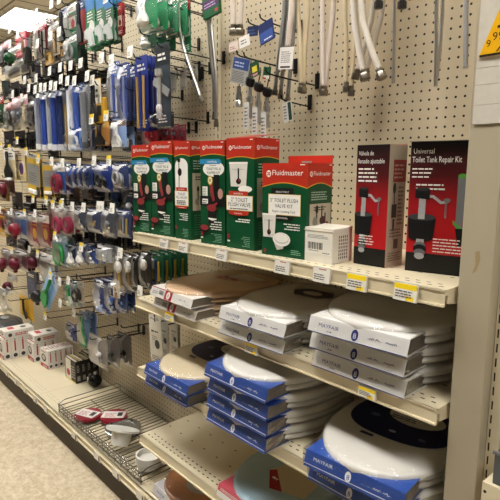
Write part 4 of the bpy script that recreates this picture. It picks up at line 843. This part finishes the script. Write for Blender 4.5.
('right white instruction card with black dot under tan seats', 'instruction card', N_, (173, 322, 181, 352), 'bfbaad', 'c6c2b5', 'print', 'b9b4a6', '2a2a2a', False, 1, -.22, None, .12),
('left grey plastic clip strip hanging on the pegboard', 'clip strip', N_, (170, 71, 177, 92), 'b5b2aa', None, None, None, None, False, 0, -.12, None),
('middle grey plastic clip strip hanging on the pegboard', 'clip strip', N_, (180, 69, 187, 90), 'b5b2aa', None, None, None, None, False, 0, -.10, None),
('right grey plastic clip strip hanging on the pegboard', 'clip strip', N_, (192, 65, 198, 87), 'b5b2aa', None, None, None, None, False, 0, -.08, None),
]
for it in ITEMS: item(*it)
for px, py, tg, lab in [(24.5, 80, 'w', 'leftmost hook with white tag above the clear trap bag'), (36, 78, 'w', 'hook with white tag above the first silver sticks'), (49.5, 71, 'w', 'hook with white tag over the blue tube'), (60, 67.5, 'w', 'hook with white tag below the gold-footed card'), (70.5, 65.5, 'w', 'hook with white tag below the grey hook pack'), (80.5, 63, 'w', 'hook with white tag below the right long tool'),
     (17, 140.5, 'y', 'hook with yellow tag above the pistol-shaped tool card'), (42, 155, 'y', 'hook with yellow tag above the upright hacksaw card'), (33, 199, 'y', 'hook with yellow tag under the tilted hacksaw card'), (46, 200.5, 'y', 'hook with yellow tag under the upright hacksaw card'), (62, 202.5, 'w', 'hook with white tag under the dark red tape roll'), (76, 205, 'w', 'hook with white tag under the oval plate packs'), (98.5, 206, 'w', 'hook with white tag under the coiled cable'),
     (140, 291, 'w', 'hook with white tag left of the tan seats'), (60, 303, 'w', 'hook with white tag right of the tilted light blue card'), (56, 323, 'w', 'hook with white tag above the white cartons'), (45, 316, 'y', 'hook with small tag at the foot of the tilted blue card'),
     (70, 278, None, 'bare wire hook above the pale green hose pack'), (62, 291, None, 'bare wire hook in the empty pegboard area, upper'), (58, 310, None, 'bare wire hook in the empty pegboard area, middle'), (66, 330, None, 'bare wire hook above the black and yellow boxes'), (4, 288, None, 'bare wire hook at left edge, upper'), (6, 299, None, 'bare wire hook at left edge, lower'), (8, 265, None, 'bare wire hook under the leftmost burgundy ball'), (118, 325, None, 'bare wire hook above the clear trap bags'), (128, 60, None, 'bare wire hook right of the red cards'), (126, 50, None, 'bare wire hook below the right red card tag'), (150, 47, None, 'bare wire hook above the deep blue card'), (130, 116, None, 'bare wire hook in front of the deep blue card'), (128, 285, None, 'bare wire hook behind the brass bolt pack'), (110, 128, None, 'bare wire hook above the white scoop card')]:
    empty_hook(px, py, tg, 'wire '+lab)
O2 = ('first', 'second', 'third', 'fourth', 'fifth', 'sixth', 'seventh', 'eighth', 'ninth', 'tenth', 'eleventh', 'twelfth')
for (y0, slope, xa, xb, n, ds, L) in [(84, 0, 6, 122, 11, 'bare wire hook above the long tube row', .28), (135, 0, 3, 58, 6, 'bare wire hook left of the long tubes', .28), (159, 0, 60, 130, 7, 'bare wire hook under the long tube row', .27), (72, -.12, 90, 150, 5, 'bare wire hook below the tall green cards', .27), (206, 0, 2, 128, 9, 'bare wire hook above the burgundy row', .27), (248, 0, 60, 132, 6, 'bare wire hook above the funnel packs', .27), (276, 0, 60, 128, 5, 'bare wire hook above the navy cards', .29)]:
    for k in range(n):
        px = xa+(xb-xa)*k/(n-1); empty_hook(px, y0+slope*(px-xa), None, '%s, %s from the left' % (ds, O2[k]), L)
FB = [
('set back behind the top row', [(1, 52), (10, 56), (21, 58), (31, 60), (42, 58), (54, 56), (66, 54), (78, 50)], 10, 22, -.13, ['2c2a2a', '26332a', '332c2c', '2a2a2e', '30302c', '2b2725', '263027', '2a2c2a']),  # filler packs in dark tones, added to darken the gaps between front ones
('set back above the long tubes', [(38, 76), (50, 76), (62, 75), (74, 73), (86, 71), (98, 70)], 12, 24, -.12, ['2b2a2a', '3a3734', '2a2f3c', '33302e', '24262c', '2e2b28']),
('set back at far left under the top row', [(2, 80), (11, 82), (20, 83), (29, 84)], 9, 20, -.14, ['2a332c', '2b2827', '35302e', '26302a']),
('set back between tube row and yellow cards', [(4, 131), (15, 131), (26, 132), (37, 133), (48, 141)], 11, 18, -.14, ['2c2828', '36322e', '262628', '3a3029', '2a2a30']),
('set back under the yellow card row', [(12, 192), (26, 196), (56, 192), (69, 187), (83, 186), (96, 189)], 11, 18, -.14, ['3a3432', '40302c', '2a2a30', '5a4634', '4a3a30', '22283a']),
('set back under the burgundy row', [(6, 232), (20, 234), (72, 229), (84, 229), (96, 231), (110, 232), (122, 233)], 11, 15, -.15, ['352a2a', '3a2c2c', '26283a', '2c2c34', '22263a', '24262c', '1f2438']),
]
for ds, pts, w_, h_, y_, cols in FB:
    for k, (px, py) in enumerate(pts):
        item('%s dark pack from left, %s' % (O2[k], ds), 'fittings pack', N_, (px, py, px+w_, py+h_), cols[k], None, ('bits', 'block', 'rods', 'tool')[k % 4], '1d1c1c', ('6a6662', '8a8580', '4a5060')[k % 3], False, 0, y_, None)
# ------------------------------------------------------------------ supply hoses, tubes and valves on the right bay
def nut(mb, p, d, r, m, L=.030):
    p = Vector(p); d = Vector(d).normalized(); q = d.to_track_quat('Z', 'Y').to_matrix().to_4x4()
    mb.lathe([(r*.75, -.004), (r*.8, L*.35), (r*1.05, L*.36), (r*1.15, L*.45), (r*1.15, L*.95), (r*.8, L), (r*.45, L)], m, 6 if r > .008 else 10, Matrix.Translation(p) @ q)
def pend(s, name, cat, strands, y, r, m, nutm=NICKEL, top=.50, xtop=None, nr=None):
    P0 = at(*strands[0][0], y=y); xt = xtop if xtop is not None else at(*strands[0][-1], y=y).x
    t = thing(name, s, cat, (xt, y, top), 0, 'hoses and tubes hanging on the pegboard')
    o = Vector((xt, y, top))
    for k, st in enumerate(strands):
        pts = [at(px, py, y=y+.012*k)-o for px, py in st]
        if len(pts) == 2: pts = [pts[0], pts[0]*.5+pts[1]*.5, pts[1]]
        pts.append(Vector((pts[-1].x*.4, .004*k, 0)))
        fine = []
        for i in range(len(pts)-1):                              # Catmull-Rom smoothing
            a, b, c, d = pts[max(i-1, 0)], pts[i], pts[i+1], pts[min(i+2, len(pts)-1)]
            for q in range(5):
                u = q/5; fine.append(.5*((2*b)+(c-a)*u+(2*a-5*b+4*c-d)*u*u+(3*b-a-3*c+d)*u**3))
        fine.append(pts[-1]); mb = MB(); mb.tube(fine, r*1.02, m, 10); mb.build('hose' if nutm else 'tube', t)
        if nutm: mb = MB(); nut(mb, pts[0], pts[0]-pts[1], (nr or r*1.15)*1.2, nutm); mb.build('fitting', t)
        else: mb = MB(); dr = (pts[0]-pts[1]).normalized(); mb.tube([pts[0], pts[0]+dr*.008], r*1.12, CHROME, 10); mb.build('end_ferrule', t)
    hook(xt, top-.010, -y+.03 if -y > .06 else .1, None, 'off-picture hook carrying the '+s)
    return t
H_ = 'supply_hose'
pend('straight white hose folded double, third hose from the left cluster', H_, 'hose', [[(323, 86), (322.5, 40), (322.5, -2)], [(325, 86), (330, 40), (333.5, -2)]], -.10, .0075, HOSE_P)
pend('cream hose beside the white-tagged braided cables', H_, 'hose', [[(301, 83), (300.5, 50), (297.5, -2)], [(303.5, 84), (305, 45), (307.5, -2)]], -.10, .0078, HOSE_C)
pend('pinkish white hose ending at the white tag', H_, 'hose', [[(288, 46), (290, 25), (292, -2)]], -.13, .009, HOSE_P)
pend('cream hose pair left of the crossing white hoses', H_, 'hose', [[(346, 82), (346, 40), (345, -2)], [(351.5, 86), (354, 40), (357, -2)]], -.10, .0065, HOSE_C)
pend('white braided hose crossing to lower right', H_, 'hose', [[(379, 69), (368, 38), (361.5, -2)]], -.16, .0085, BRAID_W)
pend('white braided hose crossing to lower left', H_, 'hose', [[(357.6, 69), (366, 40), (374, -2)]], -.09, .0075, BRAID_W, xtop=at(372, -2, y=-.09).x)
pend('thick white braided hose in front of the crossing pair', H_, 'hose', [[(363.5, 70), (357, 38), (353.5, -2)]], -.14, .009, BRAID_W)
pend('white braided hose slanting from the dark knob', H_, 'hose', [[(367, 68), (376, 36), (383, -2)]], -.07, .0075, BRAID_W)
pend('steel braided cables left of the pinkish hose', H_, 'hose', [[(275.5, 86), (281, 40), (284.5, -2)], [(281, 90), (285, 45), (288, -2)]], -.12, .0065, STEEL)
pend('steel braided cable behind the white tag', H_, 'hose', [[(288, 94), (292, 50), (295, -2)]], -.11, .0065, STEEL)
C_ = 'supply_tube'
pend('thin chrome tube alone on bare pegboard', C_, 'tube', [[(393.2, 80), (394, 40), (394.8, -2)]], -.08, .0048, CHROME, None)
pend('pair of chrome tubes left of the grey plastic tube', C_, 'tube', [[(435.6, 83), (436.5, 40), (437, -2)], [(437, 74), (440.5, 40), (443, -2)]], -.08, .0048, CHROME, None)
pend('grey plastic tube nearest the post', C_, 'tube', [[(465.6, 65), (466, 30), (466.5, -2)]], -.07, .0058, C('a5a4a4', .4), None)
pend('curved chrome tube ending by the grey clip strips', C_, 'tube', [[(200, 96), (194, 78), (186, 55), (180, 30), (178, -2)], [(193, 72), (184, 48), (176, 24), (171, -2)]], -.14, .0065, CHROME)
pend('long chrome tube bundle with green and purple tag', C_, 'tube', [[(216, 119), (216, 80), (213, 45), (209, -2)], [(214, 112), (213.5, 80), (210, 45), (207, -2)]], -.10, .0068, CHROME)
pend('short pink-white connector pair left of the navy cards', H_, 'hose', [[(233.5, 26), (233, -2)], [(240, 26), (241, -2)]], -.16, .009, HOSE_P, nr=.013)
pend('dark knob connector at the top between braided hoses', H_, 'hose', [[(379, -3), (379.5, -12)]], -.12, .008, BRAID_W, C('2a2725', .3), nr=.0085)
pend('dark fitting connector at the top by the thin chrome tube', H_, 'hose', [[(402.5, -3), (403, -12)]], -.10, .008, BRAID_W, C('2a2725', .3), nr=.0085)
def slip(s, name, cat, rect, y, base, parts, rot=0, th=.0012, partname='printed_panel'):
    x0, y0, x1, y1 = rect; a = at(x0, (y0+y1)/2, y=y); b = at(x1, (y0+y1)/2, y=y); w = b.x-a.x
    zt = at((x0+x1)/2, y0, y=y).z; h = zt-at((x0+x1)/2, y1, y=y).z
    t = thing(name, s, cat, ((a.x+b.x)/2, y, zt), 0, None, (0, rot, 0))
    mb = MB(); mb.box((-w/2, -th/2, -h), (w/2, th/2, 0), C(base, .4)); mb.build('card', t)
    mb = MB(); f = Face(mb, (-w/2, -th/2, -h), (1, 0, 0), (0, 0, 1))
    for p in parts:
        if p[0] == 'r': f.rect(w*p[1], h*p[2], w*p[3], h*p[4], C(p[5]))
        else: f.lines(w*p[1], h*p[2], w*p[3], h*p[4], p[5], C(p[6]))
    mb.build(partname, t); return t
slip('white barcode tag tied to the braided cables', 'product_tag', 'tag', (280, 47, 294, 69), -.145, 'e9e7e1', [('l', .15, .3, .85, .85, 6, '8b8882'), ('r', .15, .06, .85, .14, '2a2826')], .12)
slip('green and purple tag on the long chrome tube bundle', 'product_tag', 'tag', (203, -8, 219, 17), -.115, '1b5a35', [('r', 0, .35, 1, .7, '4b2a5c'), ('l', .1, .4, .9, .62, 2, 'b9a0c4'), ('r', .75, .1, .95, .22, 'b83a3a')], -.10, .012)
for px, py, y in ((265, 22, -.17), (253, 26, -.15), (242, 58, -.20), (286, 102, -.12)):
    p = at(px, py, y=y); hook(p.x, p.z-.006, -y+.02, None, 'hook holding the %s' % {265: 'tilted navy card', 253: 'dark navy card', 242: 'blue and silver crumpled card', 286: 'white and green barcode tag'}[px])
slip('tilted navy card pack right of the white price tags', 'product_card', 'card', (258, 22, 272, 43), -.17, '1d2f63', [('r', .05, .05, .95, .55, '35539a'), ('l', .3, .12, .9, .25, 1, 'e0e2ea')], -.22, .004)
slip('dark navy card pack left of the tilted navy card', 'product_card', 'card', (248, 26, 258, 36), -.15, '1b294f', [('l', .1, .2, .9, .8, 2, '46598f')], .1, .004)
slip('pinkish price tag under the short connector pair', 'price_tag', 'price tag', (229, 42, 238, 51), -.20, 'e3d3ca', [('l', .1, .2, .8, .6, 2, 'a8645c')])
slip('white price tag right of the pinkish one', 'price_tag', 'price tag', (239, 36, 249, 47), -.21, 'ebe9e3', [('l', .15, .3, .8, .8, 2, '6f6c66')], -.12)
slip('blue and silver crumpled card left of the black valves', 'product_card', 'card', (234, 58, 252, 84), -.20, '9a9994', [('r', .05, .55, .95, .98, '24407a'), ('l', .1, .08, .9, .5, 7, '55534e'), ('l', .15, .65, .85, .9, 2, 'a9b6d4')], .28, .006)
slip('green and yellow tag on the first black valve', 'product_tag', 'tag', (250, 62, 258, 77), -.21, '1c4a30', [('r', .2, .3, .8, .7, 'd8c83a'), ('r', .2, .06, .8, .2, 'cf8a94')], -.2, .003)
slip('red, white and green tag on the right black valve', 'product_tag', 'tag', (264, 67, 271, 79), -.17, '1d5234', [('r', .1, .02, .95, .3, 'e0ddd6'), ('r', .1, .0, .5, .14, 'c43a34')], .15, .003)
def stop_valve(s, px, py, y, tagrect, tagcol):
    p = at(px, py, y=y); t = thing('shutoff_valve', s, 'valve', p, 0, 'black-handled shutoff valves'); t.scale = (1.0, 1.0, 1.25)
    mb = MB(); mb.lathe([(.006, .011), (.014, .010), (.016, .006), (.016, -.004), (.013, -.010), (.008, -.012)], C('191919', .35), 10, Matrix.Rotation(.35, 4, 'Y')); mb.build('handle', t)
    mb = MB(); mb.lathe([(.006, -.010), (.007, -.035), (.011, -.036), (.011, -.052), (.008, -.054), (.008, -.075), (.012, -.076), (.012, -.09), (.004, -.09)], CHROME, 10); mb.build('stem', t)
    mb = MB(); mb.box((-.012, -.016, -.12), (.012, -.014, -.052), C(tagcol, .4)); f = Face(mb, (-.012, -.016, -.12), (1, 0, 0), (0, 0, 1)); f.lines(.003, .006, .021, .06, 6, C('6a6862')); mb.build('barcode_tag', t)
    mb = MB(); mb.tube([(0, 0, .012), (0, .006, .03), (0, .01, .045)], .0018, WIRE, 5); mb.build('tie_loop', t)
for a in (('leftmost black-handled valve, beneath the green and yellow tag', 250, 82, -.20, None, 'c9c8c2'), ('middle black-handled valve on the crowded hooks', 258.5, 87, -.19, None, 'd2d0ca'), ('right black-handled valve, lowest of the three', 267, 92, -.17, None, 'dad8d2')): stop_valve(*a)
p = at(239, 92, y=-.19); t = thing('hose_connector', 'chrome hose connector below the crumpled blue and silver card', 'connector', p)
mb = MB(); mb.lathe([(.005, .02), (.008, .018), (.008, -.005), (.012, -.006), (.012, -.024), (.009, -.026), (.012, -.03), (.012, -.048), (.004, -.048)], CHROME, 10); mb.build('body', t); mb = MB(); mb.tube([(0, 0, .018), (0, .01, .06)], .002, WIRE, 5); mb.build('tie_loop', t)
slip('white and green barcode tag hanging right of the valves', 'product_tag', 'tag', (282, 102, 291, 122), -.12, 'd6d4ce', [('r', .6, .05, .95, .95, '23402f'), ('l', .1, .15, .5, .9, 5, '77746e')], -.15, .002)
for k, (px, py) in enumerate(((240, 50), (246, 46), (238, 56), (262, 66))): empty_hook(px, py, None, 'wire hook %s of the crowded valve hooks' % ('leftmost upper', 'topmost', 'lowest front', 'rightmost')[k], .24)
# ------------------------------------------------------------------ goods on the base deck
DZ = -1.58+.0006
CARTW = mat('red_white_carton', 'dedad2', .45)
def carton(s, x, y, w, d, h, rz=0, z=DZ, style='red', group='red and white cartons'):
    t = thing('product_carton', s, 'box', (x, y, z), rz, group)
    if style == 'red':
        mb = MB(); mb.box((0, 0, 0), (w, d, h), CARTW); mb.build('carton', t); RD = C('b23238'); DK = C('3a3838')
        mb = MB(); f = Face(mb, (0, 0, 0), (1, 0, 0), (0, 0, 1)); f.rect(0, 0, w, h*.2, RD); f.lines(w*.1, h*.85, w*.8, h*.95, 1, RD); f.disc(w*.45, h*.55, w*.3, h*.22, DK); f.disc(w*.45, h*.57, w*.2, h*.14, C('b9b5ae')); f.lines(w*.3, h*.04, w*.9, h*.16, 2, CW); mb.build('front_print', t)
        mb = MB(); f = Face(mb, (w, 0, 0), (0, 1, 0), (0, 0, 1))
        if d < h: f.rect(d*.42, h*.35, d*.62, h*.85, RD); f.disc(d*.5, h*.15, d*.28, d*.28, DK); f.rect(d*.45, h*.88, d*.6, h*.94, DK)
        else: f.lines(d*.35, h*.25, d*.92, h*.7, 2, RD, .6); f.disc(d*.18, h*.45, h*.25, h*.25, DK)
        mb.build('side_print', t)
        mb = MB(); f = Face(mb, (0, 0, h), (1, 0, 0), (0, 1, 0)); f.lines(w*.15, d*.2, w*.8, d*.5, 1, RD, .7); f.disc(w*.5, d*.72, w*.2, d*.1, DK); mb.build('top_print', t)
    else:
        bc = C('23221f'); mb = MB(); mb.box((0, 0, 0), (w, d, h), bc); mb.build('carton', t)
        yl = C('d9bd3a') if style == 'yellow' else C('24553a')
        mb = MB(); f = Face(mb, (0, 0, 0), (1, 0, 0), (0, 0, 1)); f.rect(w*.05, h*.03, w*.55, h*.97, C('d8d2c2')); f.disc(w*.3, h*.35, w*.16, h*.16, C('a8313a')); f.rect(0, 0, w*.98, h*.05, yl); f.lines(w*.6, h*.2, w*.95, h*.8, 5, C('a8a49a')); mb.build('front_print', t)
        mb = MB(); f = Face(mb, (w, 0, 0), (0, 1, 0), (0, 0, 1)); f.lines(d*.2, h*.5, d*.8, h*.85, 5, C('a8a49a')); f.rect(d*.25, h*.1, d*.8, h*.32, C('8f8b84')); mb.build('side_print', t)
        mb = MB(); f = Face(mb, (0, 0, h), (1, 0, 0), (0, 1, 0)); f.rect(w*.02, d*.1, w*.98, d*.4, C('cfc9ba')); f.rect(w*.02, d*.8, w*.98, d, yl); f.lines(w*.1, d*.5, w*.9, d*.7, 1, C('cfc9ba')); mb.build('top_print', t)
    return t
for k in range(4): carton('standing red and white carton, %s from the aisle in the left stack' % ORD[k] if k else 'standing red and white carton nearest the aisle in the left stack', -2.792, -.364+.052*k, .095, .0505, .150)
carton('flat red and white carton lying on the left stack', -2.80, -.352, .115, .195, .052, 0, DZ+.1506)
for k in range(3): carton('standing carton %s in the middle row behind the front stack' % ('nearest the aisle', 'second', 'third')[k], -2.635, -.225+.054*k, .115, .0525, .135)
carton('flat red-cornered carton lying on the middle row', -2.645, -.215, .13, .17, .05, 0, DZ+.1356)
for k in range(5): carton('small standing carton %s in the right stack' % ('nearest the aisle', 'second', 'third', 'fourth', 'nearest the pegboard')[k], -2.448, -.205+.0345*k, .118, .0335, .124, .06)
for k in range(3): carton('black and yellow carton %s beside the black ball' % ('nearest the aisle', 'in the middle of three', 'at the back of three')[k], -2.145, -.160+.0355*k, .150, .0345, .140, .02, DZ, 'yellow', 'black and yellow cartons')
carton('green-edged black carton behind the black and yellow ones', -2.15, -.052, .15, .044, .150, .02, DZ, 'green', 'black and yellow cartons')
t = thing('float_ball', 'black ball float on the base deck right of the black cartons', 'ball', (-1.885, -.085, DZ))
mb = MB(); mb.ell((0, 0, .04), (.042, .042, .04), C('131314', .25), 24); mb.build('ball', t)
mb = MB(); mb.box((-.016, -.044, .045), (-.008, -.036, .068), CW); mb.build('sticker', t)
mb = MB(); mb.tube([(.0, 0, .076), (0, 0, .09)], .008, C('d9d8d4'), 10); mb.build('neck', t); mb = MB(); mb.tube([(.038, 0, .04), (.058, 0, .042)], .009, C('19191a'), 8); mb.build('stub', t)
t = thing('plastic_bag', 'dark plastic-wrapped bundle behind the cartons at the left edge', 'bag', (-3.12, -.22, DZ))
mb = MB(); rg = []
for z, k in ((0, .9), (.03, 1), (.12, .98), (.165, .85), (.185, .5)): rg.append([((.19*k+.012*math.sin(3*a+z*40))*math.copysign(abs(math.cos(a))**.6, math.cos(a)), (.12*k+.008*math.cos(5*a+z*30))*math.copysign(abs(math.sin(a))**.6, math.sin(a)), z) for a in (2*math.pi*i/28 for i in range(28))])
mb.loft(rg, C('3b3a3a', .25)); mb.build('wrapped_bundle', t); mb = MB(); mb.ell((.0, 0, .186), (.05, .03, .008), C('8f8d8b', .3)); mb.build('sheen_cap', t)  # grey cap paints the sheen on top of the dark bundle
# wire rack
t = thing('wire_rack', 'low wire rack on the base deck holding flanges and wax rings', 'rack', (-1.70, -.38, DZ))
W_, D_ = .86, .365
n = 30
for k in range(n+1):
    mb = MB(); x = W_*k/n; mb.tube([(x, .004, .004), (x, .0, .022), (x, .012, .026), (x, D_, .024)] if False else [(x, 0, .016), (x, D_, .016)], .0021, ZINC if k % 2 else WIRE, 6); mb.build('rod', t)
mb = MB()
for yy, zz in ((0, .0125), (D_*.5, .0125), (D_, .0125), (0, .035), (0, .052), (D_, .05)): mb.tube([(-.003, yy, zz), (W_+.003, yy, zz)], .0026, ZINC, 6)
mb.build('frame', t)
mb = MB()
for k in range(16):
    x = W_*k/15; mb.tube([(x, -.001, .002), (x, -.003, .052)], .0018, ZINC, 5)
mb.build('front_fence', t)
for x in (0, W_):
    mb = MB(); mb.tube([(x, 0, .014), (x, -.002, .05), (x, .03, .066), (x, D_-.02, .066), (x, D_, .05), (x, D_, .014)], .0026, WIRE if x else ZINC, 6); mb.tube([(x, 0, .04), (x, D_, .04)], .002, WIRE, 6); mb.build('divider', t)
rnd = random.Random(5); vs = []; fs = []; nx = 60
for j in range(5):
    for i in range(nx+1): vs.append((W_*i/nx, -.008+rnd.gauss(0, .004)+(.01 if j == 4 else 0), .012+.050*j/4+rnd.gauss(0, .002)))
for j in range(4):
    for i in range(nx): a = j*(nx+1)+i; fs.append((a, a+1, a+nx+2, a+nx+1))
MB().add(vs, fs, film('guard_film', .30, 'ffffff', .15, .8, 40)).build('clear_guard', t)
RZ_ = DZ+.0185
def wax(s, x, y, rz, tilt=0):
    t = thing('wax_ring_pack', s, 'wax ring pack', (x, y, RZ_), rz, 'wax ring packs', (0, tilt, rz))
    mb = MB(); mb.lathe([(.066, 0), (.072, .003), (.070, .016), (.02, .019), (.001, .0195)], C('84202a', .3), 28); mb.build('tray', t)
    mb = MB(); mb.poly([(-.062, -.03, .0200), (.055, -.042, .0200), (.062, .030, .0200), (-.055, .038, .0200)], C('dcd8d2')); f = Face(mb, (-.055, -.03, .0201), (1, 0, 0), (0, 1, 0)); f.lines(.01, .006, .07, .05, 4, C('a3232d'), .4); f.rect(.075, .01, .10, .05, C('2a2828')); mb.build('label', t)
wax('red wax ring pack at the front left of the wire rack', -1.52, -.30, .5); wax('second red wax ring pack overlapping rods behind the first', -1.415, -.205, .9)
def flange(s, x, y, rz, tilt, big, mm, ww, up=0):
    t = thing('closet_flange', s, 'flange', (x, y, RZ_+.002+up), rz, 'toilet flanges', (tilt, 0, rz))
    mb = MB(); R = .085*big; mb.lathe([(R*.6, 0), (R, 0), (R, .008), (R*.93, .012), (R*.6, .010), (R*.56, .004)], mm, 32); mb.lathe([(R*.62, .003), (R*.60, .0101), (R*.66, .0125), (R*.7, .0105)], mm, 32); mb.build('ring_plate', t)
    if ww:
        mb = MB(); mb.lathe([(R*.60, .008), (R*.58, .05), (R*.50, .075), (R*.46, .075), (R*.52, .048), (R*.52, .004)], ww, 28); mb.build('collar', t)
    mb = MB()
    for k in range(4): a = k*math.pi/2+.4; mb.box((R*.8*math.cos(a)-.006, R*.8*math.sin(a)-.003, .0125), (R*.8*math.cos(a)+.006, R*.8*math.sin(a)+.003, .0137), SLOT)
    mb.build('bolt_slots', t)
PVC = C('dfddd6', .3)
flange('grey metal flange ring in clear wrap on the wire rack', -1.28, -.225, 0, 0, 1.05, mat('wrapped_metal', 'b5b5b3', .25, .9), None)
flange('white plastic flange tipped over the front of the rack', -1.135, -.30, .4, math.pi-.42, .92, PVC, PVC, .088)
flange('tilted pale flange plate behind the tipped white one', -1.06, -.155, 1.0, .0, 1.0, C('c9cbca', .3), None)
t = thing('plastic_cup', 'round white plastic cup near the right end of the wire rack', 'cup', (-.915, -.295, RZ_+.003))
mb = MB(); mb.lathe([(.050, 0), (.054, .002), (.054, .020), (.058, .022), (.058, .055), (.050, .055), (.049, .03), (.001, .03)], PVC, 36); mb.build('cup', t)
mb = MB(); mb.ring((0, 0, .0195), .0535, .0015, C('b9b6ae'), 'z', 32, 6); mb.build('seam_ring', t)
# label holders along the deck lip
for k, (px, py) in enumerate(((7, 372), (16, 380), (25, 388.5), (35, 397), (46, 407), (74, 432), (97, 453), (116, 470), (140, 491))):
    P = at(px, py, y=-.404)
    w = .032; t = thing('label_holder', 'small clear label holder on the deck lip, %s from the left edge' % ('first', 'second', 'third', 'fourth', 'fifth', 'sixth', 'seventh', 'eighth', 'ninth')[k], 'label holder', (P.x, -.4045, -1.603), 0, 'label holders on the deck lip')
    mb = MB(); mb.box((-w, -.0012, -.018), (w, 0, .020), C('e3ded2', .25)); mb.build('strip', t); mb = MB(); mb.box((w*.55, -.003, -.014), (w*.8, -.0013, .012), C('5d564b', .4)); mb.build('clip', t)
S.view_settings.view_transform = 'Standard'; S.view_settings.look = 'None'; S.view_settings.gamma = 1; S.view_settings.exposure = -.08
